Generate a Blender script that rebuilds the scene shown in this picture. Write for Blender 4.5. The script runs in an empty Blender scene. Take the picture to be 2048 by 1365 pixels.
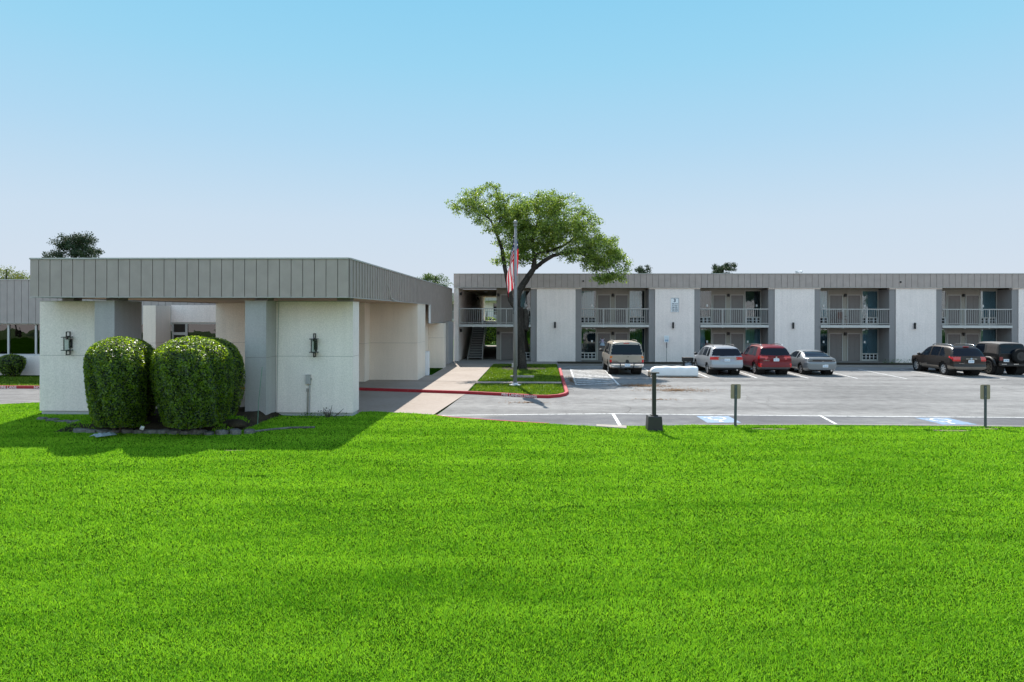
import bpy, bmesh, math, random
import numpy as np
from mathutils import Vector, Matrix
R = math.radians
random.seed(7)
rng = np.random.default_rng(11)
scene = bpy.context.scene
COL = scene.collection

# ------------------------------------------------------------------ camera, sky, sun, exposure
YAW, ROLL, CAM_Z = R(2.0), 0.0017, 3.5
cam_data = bpy.data.cameras.new('camera')
cam = bpy.data.objects.new('camera', cam_data)
COL.objects.link(cam)
cam_data.sensor_width = 36.0
cam_data.lens = 24.0
cam_data.shift_y = -(682.5 - 627.8) / 2048
cam_data.clip_end = 3000
cam.matrix_world = (Matrix.Translation((0, 0, CAM_Z)) @ Matrix.Rotation(YAW, 4, 'Z')
                    @ Matrix.Rotation(R(90), 4, 'X') @ Matrix.Rotation(ROLL, 4, 'Z'))
scene.camera = cam

SUN_EL, SUN_AZ = R(47.5), R(11)          # the sun stands behind the building, a little to the left
world = bpy.data.worlds.new('World')
scene.world = world
world.use_nodes = True
wn, wl = world.node_tree.nodes, world.node_tree.links
bg = wn['Background']
sky = wn.new('ShaderNodeTexSky')
sky.sky_type = 'NISHITA'
sky.sun_disc = False
sky.sun_elevation = SUN_EL
sky.sun_rotation = -SUN_AZ
sky.altitude = 100
sky.air_density = 1.0
sky.dust_density = 0.3
sky.ozone_density = 2.5
# pale hazy band near the horizon, cyan above it, the physical sky overhead
wtc = wn.new('ShaderNodeTexCoord'); wsp = wn.new('ShaderNodeSeparateXYZ')
wl.new(wtc.outputs['Generated'], wsp.inputs[0])
wcr = wn.new('ShaderNodeValToRGB')
wl.new(wsp.outputs['Z'], wcr.inputs[0])
SKY = [(0.0, (.68, .75, .84)), (.055, (.655, .745, .85)), (.13, (.60, .735, .87)), (.24, (.44, .69, .89)), (.34, (.33, .665, .89)), (.42, (.27, .63, .88)), (.58, (.30, .58, .86)), (.75, (.34, .52, .78)), (1.0, (.36, .50, .74))]
wcr.color_ramp.elements[0].position = SKY[0][0]; wcr.color_ramp.elements[0].color = (*SKY[0][1], 1)
wcr.color_ramp.elements[1].position = SKY[-1][0]; wcr.color_ramp.elements[1].color = (*SKY[-1][1], 1)
for q, c in SKY[1:-1]:
    e = wcr.color_ramp.elements.new(q); e.color = (*c, 1)
EXPOSURE = 1.3
wsc = wn.new('ShaderNodeVectorMath'); wsc.operation = 'SCALE'
wsc.inputs['Scale'].default_value = 1 / (2 ** EXPOSURE * 0.12)
wl.new(wcr.outputs[0], wsc.inputs[0])
wmr = wn.new('ShaderNodeMapRange'); wmr.interpolation_type = 'SMOOTHSTEP'
wmr.inputs[1].default_value = .45; wmr.inputs[2].default_value = .75; wmr.inputs[4].default_value = .25
wl.new(wsp.outputs['Z'], wmr.inputs[0])
wmx = wn.new('ShaderNodeMix'); wmx.data_type = 'RGBA'
wl.new(wmr.outputs[0], wmx.inputs[0]); wl.new(wsc.outputs[0], wmx.inputs[6]); wl.new(sky.outputs[0], wmx.inputs[7])
wfr = wn.new('ShaderNodeMapRange')           # the half of the sky behind the photographer is brighter and warmer, added as fill light on the walls
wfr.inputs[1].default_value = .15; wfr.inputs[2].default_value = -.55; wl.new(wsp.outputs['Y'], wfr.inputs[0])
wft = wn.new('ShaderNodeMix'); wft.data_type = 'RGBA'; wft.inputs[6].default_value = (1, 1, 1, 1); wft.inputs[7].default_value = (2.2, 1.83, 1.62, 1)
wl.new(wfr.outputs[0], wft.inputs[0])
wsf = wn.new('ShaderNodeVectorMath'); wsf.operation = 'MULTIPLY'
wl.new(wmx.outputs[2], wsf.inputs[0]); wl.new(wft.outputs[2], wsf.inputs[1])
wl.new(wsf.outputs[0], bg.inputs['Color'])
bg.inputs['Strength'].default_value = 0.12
sun_data = bpy.data.lights.new('sun', 'SUN')
sun_data.energy = 3.35
sun_data.angle = R(0.5)
sun_data.color = (1.0, 0.95, 0.87)
sun = bpy.data.objects.new('sun', sun_data)
COL.objects.link(sun)
sun.location = (-8, 40, 50)
sun.rotation_euler = Vector((math.sin(SUN_AZ) * math.cos(SUN_EL), -math.cos(SUN_AZ) * math.cos(SUN_EL),
                             -math.sin(SUN_EL))).to_track_quat('-Z', 'Y').to_euler()
scene.view_settings.view_transform = 'Standard'
scene.view_settings.look = 'None'
scene.view_settings.exposure = EXPOSURE
scene.view_settings.gamma = 1.0
scene.render.engine = 'CYCLES'
scene.cycles.use_denoising = True
scene.cycles.max_bounces = 8
scene.cycles.transparent_max_bounces = 16
scene.cycles.caustics_reflective = False
scene.cycles.caustics_refractive = False

# ------------------------------------------------------------------ materials
def new_mat(name):
    m = bpy.data.materials.new(name)
    m.use_nodes = True
    return m, m.node_tree.nodes, m.node_tree.links, m.node_tree.nodes['Principled BSDF']

def rgba(c):
    return (c[0], c[1], c[2], 1.0)

def simple(name, col, rough=0.6, metal=0.0, spec=0.5, coat=0.0, var=0.06, scale=9.0, bump=0.0, bscale=60.0):
    m, n, l, p = new_mat(name)
    p.inputs['Roughness'].default_value = rough
    p.inputs['Metallic'].default_value = metal
    p.inputs['Specular IOR Level'].default_value = spec
    p.inputs['Coat Weight'].default_value = coat
    p.inputs['Coat Roughness'].default_value = 0.06
    tc = n.new('ShaderNodeTexCoord')
    t = n.new('ShaderNodeTexNoise')
    t.inputs['Scale'].default_value = scale
    t.inputs['Detail'].default_value = 5
    l.new(tc.outputs['Object'], t.inputs['Vector'])
    cr = n.new('ShaderNodeValToRGB')
    cr.color_ramp.elements[0].position = 0.3
    cr.color_ramp.elements[1].position = 0.7
    cr.color_ramp.elements[0].color = rgba([c * (1 - var) for c in col])
    cr.color_ramp.elements[1].color = rgba([min(1, c * (1 + var)) for c in col])
    l.new(t.outputs[0], cr.inputs[0])
    l.new(cr.outputs[0], p.inputs['Base Color'])
    if bump:
        t2 = n.new('ShaderNodeTexNoise')
        t2.inputs['Scale'].default_value = bscale
        t2.inputs['Detail'].default_value = 3
        l.new(tc.outputs['Object'], t2.inputs['Vector'])
        b = n.new('ShaderNodeBump')
        b.inputs['Strength'].default_value = bump
        b.inputs['Distance'].default_value = 0.02
        l.new(t2.outputs[0], b.inputs['Height'])
        l.new(b.outputs[0], p.inputs['Normal'])
    return m

def stucco(name, col, speck=0.10):
    """pebbly painted stucco: fine speckle, slow blotches, faint runs, real bump"""
    m, n, l, p = new_mat(name)
    p.inputs['Roughness'].default_value = 0.9
    p.inputs['Specular IOR Level'].default_value = 0.2
    tc = n.new('ShaderNodeTexCoord')
    fine = n.new('ShaderNodeTexNoise'); fine.inputs['Scale'].default_value = 26; fine.inputs['Detail'].default_value = 3
    slow = n.new('ShaderNodeTexNoise'); slow.inputs['Scale'].default_value = 0.7; slow.inputs['Detail'].default_value = 5
    mp = n.new('ShaderNodeMapping'); mp.inputs['Scale'].default_value = (5, 5, 0.25)
    runs = n.new('ShaderNodeTexNoise'); runs.inputs['Scale'].default_value = 1.0; runs.inputs['Detail'].default_value = 4
    l.new(tc.outputs['Object'], fine.inputs['Vector']); l.new(tc.outputs['Object'], slow.inputs['Vector'])
    l.new(tc.outputs['Object'], mp.inputs['Vector']); l.new(mp.outputs[0], runs.inputs['Vector'])
    def ramp(src, a, b, lo, hi):
        r = n.new('ShaderNodeMapRange')
        r.inputs[1].default_value = a; r.inputs[2].default_value = b
        r.inputs[3].default_value = lo; r.inputs[4].default_value = hi
        l.new(src.outputs[0], r.inputs[0]); return r
    f = ramp(fine, .3, .7, 1 - speck, 1 + speck)
    s = ramp(slow, .3, .7, 0.95, 1.03)
    u = ramp(runs, .35, .75, 1.02, 0.94)
    m1 = n.new('ShaderNodeMath'); m1.operation = 'MULTIPLY'; l.new(f.outputs[0], m1.inputs[0]); l.new(s.outputs[0], m1.inputs[1])
    m2 = n.new('ShaderNodeMath'); m2.operation = 'MULTIPLY'; l.new(m1.outputs[0], m2.inputs[0]); l.new(u.outputs[0], m2.inputs[1])
    v = n.new('ShaderNodeVectorMath'); v.operation = 'SCALE'; v.inputs[0].default_value = col
    l.new(m2.outputs[0], v.inputs['Scale']); l.new(v.outputs[0], p.inputs['Base Color'])
    b = n.new('ShaderNodeBump'); b.inputs['Strength'].default_value = 0.5; b.inputs['Distance'].default_value = 0.012
    l.new(fine.outputs[0], b.inputs['Height']); l.new(b.outputs[0], p.inputs['Normal'])
    return m

def leafy(name, c1, c2, trans=0.35, rough=0.45, spec=0.4, scale=1.2, attr=None, back=(1.25, 1.2, .55), stretch=None):
    """leaf shader: diffuse and translucent, tint varies between and inside clumps"""
    m, n, l, p = new_mat(name)
    p.inputs['Roughness'].default_value = rough
    p.inputs['Specular IOR Level'].default_value = spec
    tc = n.new('ShaderNodeTexCoord')
    t = n.new('ShaderNodeTexNoise'); t.inputs['Scale'].default_value = scale; t.inputs['Detail'].default_value = 6
    t.inputs['Roughness'].default_value = 0.7
    if stretch:
        mp = n.new('ShaderNodeMapping'); mp.inputs['Scale'].default_value = stretch
        l.new(tc.outputs['Object'], mp.inputs['Vector']); l.new(mp.outputs[0], t.inputs['Vector'])
    else: l.new(tc.outputs['Object'], t.inputs['Vector'])
    src = t.outputs[0]
    if attr:
        a = n.new('ShaderNodeAttribute'); a.attribute_name = attr
        mm = n.new('ShaderNodeMath'); mm.operation = 'ADD'
        sc_ = n.new('ShaderNodeMath'); sc_.operation = 'MULTIPLY_ADD'
        sc_.inputs[1].default_value = 0.5; sc_.inputs[2].default_value = -0.25
        l.new(a.outputs['Fac'], sc_.inputs[0]); l.new(sc_.outputs[0], mm.inputs[0]); l.new(src, mm.inputs[1])
        src = mm.outputs[0]
    cr = n.new('ShaderNodeValToRGB')
    cr.color_ramp.elements[0].position = 0.32; cr.color_ramp.elements[1].position = 0.68
    cr.color_ramp.elements[0].color = rgba(c1); cr.color_ramp.elements[1].color = rgba(c2)
    l.new(src, cr.inputs[0]); l.new(cr.outputs[0], p.inputs['Base Color'])
    tr = n.new('ShaderNodeBsdfTranslucent')
    g = n.new('ShaderNodeVectorMath'); g.operation = 'MULTIPLY'; g.inputs[1].default_value = back
    l.new(cr.outputs[0], g.inputs[0]); l.new(g.outputs[0], tr.inputs['Color'])
    mx = n.new('ShaderNodeMixShader'); mx.inputs[0].default_value = trans
    l.new(p.outputs[0], mx.inputs[1]); l.new(tr.outputs[0], mx.inputs[2])
    l.new(mx.outputs[0], n['Material Output'].inputs['Surface'])
    return m

def glass_pane(name, tint=(0.75, 0.86, 0.9), rough=0.02, ior=1.6):
    """thin pane: what lies behind shows through, the sky and trees are mirrored by Fresnel"""
    m, n, l, p = new_mat(name)
    n.remove(p)
    fr = n.new('ShaderNodeFresnel'); fr.inputs['IOR'].default_value = ior
    tr = n.new('ShaderNodeBsdfTransparent'); tr.inputs['Color'].default_value = rgba(tint)
    gl = n.new('ShaderNodeBsdfGlossy'); gl.inputs['Roughness'].default_value = rough
    tc = n.new('ShaderNodeTexCoord')
    no = n.new('ShaderNodeTexNoise'); no.inputs['Scale'].default_value = 1.1
    bp = n.new('ShaderNodeBump'); bp.inputs['Strength'].default_value = 0.06; bp.inputs['Distance'].default_value = 0.05
    l.new(tc.outputs['Object'], no.inputs['Vector']); l.new(no.outputs[0], bp.inputs['Height']); l.new(bp.outputs[0], gl.inputs['Normal'])
    mx = n.new('ShaderNodeMixShader')
    l.new(fr.outputs[0], mx.inputs[0]); l.new(tr.outputs[0], mx.inputs[1]); l.new(gl.outputs[0], mx.inputs[2])
    l.new(mx.outputs[0], n['Material Output'].inputs['Surface'])
    return m

def ground_mat(name, cols, scales, rough=0.9, bump=0.3, bscale=40, stretch=(1, 1, 1), spec=0.15):
    """three noise layers mixed between a dark, a mid and a light tone"""
    m, n, l, p = new_mat(name)
    p.inputs['Roughness'].default_value = rough
    p.inputs['Specular IOR Level'].default_value = spec
    tc = n.new('ShaderNodeTexCoord')
    mp = n.new('ShaderNodeMapping'); mp.inputs['Scale'].default_value = stretch
    l.new(tc.outputs['Object'], mp.inputs['Vector'])
    prev = None
    for i, (s, w) in enumerate(scales):
        t = n.new('ShaderNodeTexNoise'); t.inputs['Scale'].default_value = s; t.inputs['Detail'].default_value = 4
        l.new((mp if i == 0 else tc).outputs[0 if i == 0 else 'Object'], t.inputs['Vector'])
        q = n.new('ShaderNodeMath'); q.operation = 'MULTIPLY'; q.inputs[1].default_value = w
        l.new(t.outputs[0], q.inputs[0])
        if prev is None: prev = q
        else:
            a = n.new('ShaderNodeMath'); a.operation = 'ADD'
            l.new(prev.outputs[0], a.inputs[0]); l.new(q.outputs[0], a.inputs[1]); prev = a
    cr = n.new('ShaderNodeValToRGB')
    el = cr.color_ramp.elements
    el[0].position = 0.36; el[0].color = rgba(cols[0])
    el[1].position = 0.64; el[1].color = rgba(cols[2])
    e = el.new(0.5); e.color = rgba(cols[1])
    l.new(prev.outputs[0], cr.inputs[0]); l.new(cr.outputs[0], p.inputs['Base Color'])
    tb = n.new('ShaderNodeTexNoise'); tb.inputs['Scale'].default_value = bscale; tb.inputs['Detail'].default_value = 4
    l.new(tc.outputs['Object'], tb.inputs['Vector'])
    b = n.new('ShaderNodeBump'); b.inputs['Strength'].default_value = bump; b.inputs['Distance'].default_value = 0.02
    l.new(tb.outputs[0], b.inputs['Height']); l.new(b.outputs[0], p.inputs['Normal'])
    return m

def worn_paint(name, col, under, wear=0.42, scale=7):
    m, n, l, p = new_mat(name)
    p.inputs['Roughness'].default_value = 0.75
    tc = n.new('ShaderNodeTexCoord')
    t = n.new('ShaderNodeTexNoise'); t.inputs['Scale'].default_value = scale; t.inputs['Detail'].default_value = 8
    t.inputs['Roughness'].default_value = 0.75
    l.new(tc.outputs['Object'], t.inputs['Vector'])
    cr = n.new('ShaderNodeValToRGB')
    cr.color_ramp.elements[0].position = wear - 0.06; cr.color_ramp.elements[1].position = wear + 0.05
    cr.color_ramp.elements[0].color = rgba(under); cr.color_ramp.elements[1].color = rgba(col)
    l.new(t.outputs[0], cr.inputs[0]); l.new(cr.outputs[0], p.inputs['Base Color'])
    return m

M = {}
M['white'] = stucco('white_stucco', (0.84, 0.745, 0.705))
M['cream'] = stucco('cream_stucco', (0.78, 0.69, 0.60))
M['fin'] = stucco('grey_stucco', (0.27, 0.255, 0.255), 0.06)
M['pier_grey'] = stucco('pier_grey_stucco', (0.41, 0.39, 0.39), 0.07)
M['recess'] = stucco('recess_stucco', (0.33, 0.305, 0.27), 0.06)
M['plinth'] = stucco('plinth_concrete', (0.50, 0.50, 0.49), 0.08)
M['fascia'] = simple('fascia_metal', (0.365, 0.305, 0.28), 0.55, var=0.07, scale=2.5, bump=0.12, bscale=90)
M['fascia_left'] = simple('fascia_metal_rosy', (0.36, 0.315, 0.30), 0.55, var=0.06, scale=2.5, bump=0.12, bscale=90)
M['seam'] = simple('seam_gap', (0.14, 0.132, 0.125), 0.8)
M['cap'] = simple('roof_cap', (0.42, 0.41, 0.39), 0.45, var=0.05)
M['roof'] = ground_mat('roof_gravel', [(.25, .24, .22), (.33, .32, .30), (.4, .39, .37)], [(2, .5), (30, .5)])
M['soffit'] = simple('soffit_board', (0.52, 0.39, 0.28), 0.8, var=0.05)
M['slab'] = simple('slab_edge', (0.52, 0.51, 0.49), 0.7, var=0.08)
M['stair'] = simple('stair_tread', (0.20, 0.195, 0.19), 0.8, var=.1)
M['stair_riser'] = simple('stair_riser', (0.07, 0.068, 0.066), 0.8)
M['rail'] = simple('rail_paint', (0.40, 0.385, 0.37), 0.5, var=0.03)
M['door'] = simple('door_paint', (0.165, 0.145, 0.14), 0.5, var=0.04)
M['frame'] = simple('frame_paint', (0.42, 0.41, 0.39), 0.5, var=0.04)
M['bronze'] = simple('window_metal', (0.52, 0.52, 0.52), 0.4, var=0.03)
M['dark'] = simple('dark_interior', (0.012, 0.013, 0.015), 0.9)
M['black'] = simple('black_metal', (0.016, 0.016, 0.017), 0.45, var=0.1)
M['pane'] = glass_pane('window_glass', (0.74, 0.86, 0.90), 0.015, 1.75)
M['dark_pane'] = glass_pane('dark_window_glass', (0.22, 0.25, 0.24), 0.01, 1.9)
M['lamp_glass'] = glass_pane('lantern_glass', (0.86, 0.92, 0.92), 0.02, 1.45)
M['curtain'] = simple('blue_curtain', (0.31, 0.37, 0.41), 0.9, var=0.12, scale=14)
M['curtain_pale'] = simple('pale_curtain', (0.60, 0.68, 0.70), 0.9, var=0.10, scale=14)
M['curtain_dark'] = simple('dark_room_curtain', (0.05, 0.065, 0.07), 0.9, var=0.2, scale=6)
M['concrete'] = ground_mat('pink_concrete', [(.26, .215, .18), (.315, .265, .228), (.35, .30, .262)], [(0.5, .45), (6, .3), (50, .25)], 0.85, 0.15, 50)
M['walk'] = ground_mat('walk_concrete', [(.20, .18, .165), (.25, .23, .21), (.29, .27, .25)], [(0.7, .45), (8, .3), (50, .25)], 0.85, 0.15, 50)
M['kerbstone'] = ground_mat('kerb_concrete', [(.26, .23, .20), (.32, .285, .25), (.36, .325, .29)], [(1.5, .5), (20, .5)])
M['asphalt'] = ground_mat('asphalt', [(.10, .098, .096), (.195, .191, .186), (.295, .289, .278)], [(0.30, .44), (2.4, .22), (28, .34)], 0.92, 0.5, 70, (0.35, 1.6, 1))
M['asphalt_dark'] = ground_mat('asphalt_sealed', [(.085, .085, .09), (.125, .125, .132), (.21, .21, .205)], [(0.5, .5), (2.2, .2), (60, .3)], 0.92, 0.5, 70, (0.4, 1.3, 1))
M['asphalt_oil'] = ground_mat('asphalt_oily', [(.075, .075, .074), (.14, .139, .137), (.19, .188, .184)], [(1.5, .5), (9, .25), (60, .25)], 0.85, 0.5, 70)
M['soil'] = ground_mat('soil', [(.014, .012, .008), (.028, .022, .014), (.05, .04, .026)], [(2, .5), (25, .5)], 0.95, 0.6, 30)
M['turf_base'] = ground_mat('turf_base', [(.008, .028, .002), (.017, .052, .003), (.028, .08, .005)], [(0.6, .5), (30, .5)], 0.95, 0.6, 60, spec=0.0)
M['earth'] = ground_mat('earth', [(.05, .08, .02), (.07, .11, .03), (.10, .14, .045)], [(0.02, .5), (1, .5)])
M['litter'] = ground_mat('leaf_litter', [(.10, .06, .035), (.20, .12, .065), (.28, .18, .10)], [(3, .4), (40, .6)], 0.95, 0.6, 60)
M['red_paint'] = worn_paint('red_kerb_paint', (0.33, 0.012, 0.022), (0.26, 0.10, 0.09), 0.38)
M['white_paint'] = worn_paint('white_line_paint', (0.62, 0.62, 0.61), (0.21, 0.22, 0.215), 0.46)
M['faded_paint'] = worn_paint('faded_line_paint', (0.60, 0.61, 0.61), (0.17, 0.17, 0.17), 0.47, 6)
M['blue_paint'] = worn_paint('blue_bay_paint', (0.15, 0.25, 0.385), (0.18, 0.20, 0.23), 0.48, 6)
M['letter'] = simple('letter_paint', (0.72, 0.60, 0.60), 0.8)
M['stone'] = ground_mat('edging_stone', [(.07, .07, .065), (.13, .13, .125), (.20, .20, .19)], [(2.5, .5), (18, .5)], 0.9, 0.5, 25)
M['bark'] = ground_mat('bark', [(.014, .012, .010), (.036, .031, .027), (.08, .07, .06)], [(3, .5), (22, .5)], 0.95, 1.0, 14, (1, 1, 0.25))
M['alu'] = simple('pole_aluminium', (0.24, 0.24, 0.25), 0.5, 0.2, var=0.06)
M['sign_back'] = simple('sign_back', (0.31, 0.235, 0.165), 0.5, 0.1, var=0.08)
M['post'] = simple('steel_post', (0.075, 0.085, 0.10), 0.5, 0.3, var=0.12)
M['sign_white'] = simple('sign_white', (0.78, 0.80, 0.83), 0.5, var=0.02)
M['sign_ink'] = simple('sign_ink', (0.03, 0.055, 0.10), 0.5)
M['sign_blue'] = simple('sign_blue', (0.28, 0.42, 0.55), 0.5)
M['tarp'] = simple('white_cover', (0.70, 0.71, 0.72), 0.7, var=0.05, scale=3, bump=0.2, bscale=6)

# ------------------------------------------------------------------ mesh helpers
class MB:
    """collects shapes; build() links them as ONE mesh object"""
    def __init__(s): s.v, s.f, s.m = [], [], []
    def add(s, vs, fs, mi=0):
        o = len(s.v); s.v += [tuple(p) for p in vs]
        s.f += [tuple(i + o for i in f) for f in fs]; s.m += [mi] * len(fs); return s
    def box(s, x0, x1, y0, y1, z0, z1, mi=0):
        if x1 < x0: x0, x1 = x1, x0
        if y1 < y0: y0, y1 = y1, y0
        if z1 < z0: z0, z1 = z1, z0
        v = [(x0, y0, z0), (x1, y0, z0), (x1, y1, z0), (x0, y1, z0), (x0, y0, z1), (x1, y0, z1), (x1, y1, z1), (x0, y1, z1)]
        return s.add(v, [(3, 2, 1, 0), (4, 5, 6, 7), (0, 1, 5, 4), (1, 2, 6, 5), (2, 3, 7, 6), (3, 0, 4, 7)], mi)
    def prism(s, poly, z0, z1, mi=0):
        n = len(poly)
        a = sum(poly[i][0] * poly[(i + 1) % n][1] - poly[(i + 1) % n][0] * poly[i][1] for i in range(n))
        if a < 0: poly = poly[::-1]
        v = [(p[0], p[1], z0) for p in poly] + [(p[0], p[1], z1) for p in poly]
        f = [tuple(range(n - 1, -1, -1)), tuple(range(n, 2 * n))] + [(i, (i + 1) % n, n + (i + 1) % n, n + i) for i in range(n)]
        return s.add(v, f, mi)
    def sheet(s, poly, z, mi=0):
        n = len(poly)
        a = sum(poly[i][0] * poly[(i + 1) % n][1] - poly[(i + 1) % n][0] * poly[i][1] for i in range(n))
        if a < 0: poly = poly[::-1]
        return s.add([(p[0], p[1], z) for p in poly], [tuple(range(n))], mi)
    def strip(s, pts, w, z, mi=0):
        """flat painted line through 2-D points, w wide"""
        for a, b in zip(pts[:-1], pts[1:]):
            d = Vector((b[0] - a[0], b[1] - a[1])); d.normalize(); q = Vector((-d.y, d.x)) * w / 2
            s.add([(a[0] - q.x, a[1] - q.y, z), (b[0] - q.x, b[1] - q.y, z), (b[0] + q.x, b[1] + q.y, z), (a[0] + q.x, a[1] + q.y, z)], [(0, 1, 2, 3)], mi)
        return s
    def tube(s, pts, rad, seg=8, mi=0, caps=True):
        pts = [Vector(p) for p in pts]
        if not isinstance(rad, (list, tuple)): rad = [rad] * len(pts)
        rings, up = [], None
        for i, p in enumerate(pts):
            d = (pts[min(i + 1, len(pts) - 1)] - pts[max(i - 1, 0)]).normalized()
            if up is None: up = Vector((1, 0, 0)) if abs(d.x) < .9 else Vector((0, 1, 0))
            u = (up - d * up.dot(d)).normalized(); w = d.cross(u); up = u
            rings.append([p + (u * math.cos(2 * math.pi * k / seg) + w * math.sin(2 * math.pi * k / seg)) * rad[i] for k in range(seg)])
        v = [q for r in rings for q in r]
        f = [(i * seg + k, i * seg + (k + 1) % seg, (i + 1) * seg + (k + 1) % seg, (i + 1) * seg + k) for i in range(len(pts) - 1) for k in range(seg)]
        if caps: f += [tuple(range(seg - 1, -1, -1)), tuple((len(pts) - 1) * seg + k for k in range(seg))]
        return s.add(v, f, mi)
    def lathe(s, prof, seg=24, axis='z', c=(0, 0, 0), mi=0):
        """prof: (radius, height) pairs turned round the axis"""
        v, n = [], len(prof)
        for r, h in prof:
            for k in range(seg):
                a = 2 * math.pi * k / seg; x, y = r * math.cos(a), r * math.sin(a)
                q = (x, y, h) if axis == 'z' else (h, x, y) if axis == 'x' else (y, h, x)
                v.append((q[0] + c[0], q[1] + c[1], q[2] + c[2]))
        f = [(i * seg + k, i * seg + (k + 1) % seg, (i + 1) * seg + (k + 1) % seg, (i + 1) * seg + k) for i in range(n - 1) for k in range(seg)]
        f += [tuple(range(seg - 1, -1, -1)), tuple((n - 1) * seg + k for k in range(seg))]
        return s.add(v, f, mi)
    def build(s, name, mats, parent=None, smooth=False, loc=None):
        me = bpy.data.meshes.new(name)
        me.from_pydata(s.v, [], s.f)
        for m in (mats if isinstance(mats, (list, tuple)) else [mats]): me.materials.append(m)
        me.polygons.foreach_set('material_index', s.m)
        if smooth: me.polygons.foreach_set('use_smooth', [True] * len(s.f))
        me.update()
        o = bpy.data.objects.new(name, me); COL.objects.link(o)
        if parent is not None: o.parent = parent
        if loc is not None: o.location = loc
        return o

def np_mesh(name, V, F, mats, parent=None, smooth=False, attr=None, mi=None):
    """V (n,3), F (m,k) with constant k"""
    me = bpy.data.meshes.new(name)
    m, k = F.shape
    me.vertices.add(len(V)); me.vertices.foreach_set('co', np.ascontiguousarray(V, np.float32).ravel())
    me.loops.add(m * k); me.loops.foreach_set('vertex_index', np.ascontiguousarray(F, np.int32).ravel())
    me.polygons.add(m); me.polygons.foreach_set('loop_start', np.arange(0, m * k, k, dtype=np.int32))
    for q in (mats if isinstance(mats, (list, tuple)) else [mats]): me.materials.append(q)
    if mi is not None: me.polygons.foreach_set('material_index', mi)
    me.polygons.foreach_set('use_smooth', np.full(m, smooth))
    if attr is not None:
        a = me.attributes.new('rnd', 'FLOAT', 'POINT'); a.data.foreach_set('value', np.ascontiguousarray(attr, np.float32))
    me.update(calc_edges=True)
    o = bpy.data.objects.new(name, me); COL.objects.link(o)
    if parent is not None: o.parent = parent
    return o

def tag(o, label, cat, group=None):
    o['label'] = label; o['category'] = cat
    if group: o['group'] = group
    return o
def thing(name, label, cat, loc=(0, 0, 0), rz=0.0, group=None):
    o = bpy.data.objects.new(name, None); COL.objects.link(o)
    o.empty_display_size = 0.2
    o.location = loc; o.rotation_euler = (0, 0, rz)
    return tag(o, label, cat, group)
def struct(o):
    o['kind'] = 'structure'; return o
def dup(root, loc, rz=0.0, label=None, scale=None):
    c = root.copy(); COL.objects.link(c); c.location = loc; c.rotation_euler = (0, 0, rz)
    if scale: c.scale = scale
    if label: c['label'] = label
    for ch in list(root.children):
        d = ch.copy(); COL.objects.link(d); d.parent = c
        for g in list(ch.children):
            e = g.copy(); COL.objects.link(e); e.parent = d
    return c
def text_mesh(name, body, size, mat, matrix, parent=None, depth=0.002, align='CENTER', bold=0.0):
    cu = bpy.data.curves.new(name, 'FONT'); cu.body = body; cu.size = size; cu.extrude = depth
    cu.align_x = align; cu.align_y = 'CENTER'; cu.resolution_u = 2; cu.offset = bold
    t = bpy.data.objects.new('lettering_source', cu); COL.objects.link(t)
    me = bpy.data.meshes.new_from_object(t.evaluated_get(bpy.context.evaluated_depsgraph_get()))
    bpy.data.objects.remove(t)
    me.materials.clear(); me.materials.append(mat)
    me.transform(matrix)
    o = bpy.data.objects.new(name, me); COL.objects.link(o)
    if parent is not None: o.parent = parent
    return o
FRONT = Matrix.Rotation(R(90), 4, 'X')      # lettering that faces the camera (-Y)

# ------------------------------------------------------------------ ground, roads, kerbs, paint
def gsheet(name, poly, z, mat):
    return struct(MB().sheet(poly, z).build(name, mat))
LAWN_EDGE = [(-70, 24.4), (-20.2, 25.0), (-19.1, 25.6), (-17.05, 25.2), (-17.0, 22.7), (-6.15, 22.75), (-6.1, 23.75), (-5.75, 23.86),
             (-3.57, 23.25), (-2.85, 22.62), (-1.15, 21.96), (0.4, 21.45), (1.89, 21.02), (2.62, 20.72), (2.7, 21.1), (4.96, 21.42), (9.8, 21.6), (14.9, 21.5), (70, 21.2)]
gsheet('ground', [(-900, -60), (900, -60), (900, 1500), (-900, 1500)], -0.06, M['earth'])
gsheet('parking_lot', [(-3.55, 20.4), (80, 20.0), (80, 46.4), (-3.0, 46.4), (-3.05, 29.9)], 0.0, M['asphalt'])
gsheet('bay_strip', [(-2.4, 22.5), (0.4, 21.2), (2.7, 20.8), (80, 20.4), (80, 23.62), (16.5, 23.77), (9.9, 23.8), (2.67, 24.03), (-0.6, 23.66)], 0.004, M['asphalt_dark'])
gsheet('driveway', [(-80, 24.0), (-16.9, 24.4), (-16.9, 30.75), (-80, 30.75)], 0.0, M['asphalt'])
gsheet('entrance_pad', [(-16.9, 22.6), (-6.0, 22.6), (-3.55, 23.2), (-3.05, 29.75), (-8.0, 30.85), (-16.9, 30.85)], 0.004, M['concrete'])
gsheet('lawn_soil', [(-70, -30), (70, -30)] + LAWN_EDGE[::-1], 0.05, M['turf_base'])
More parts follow.
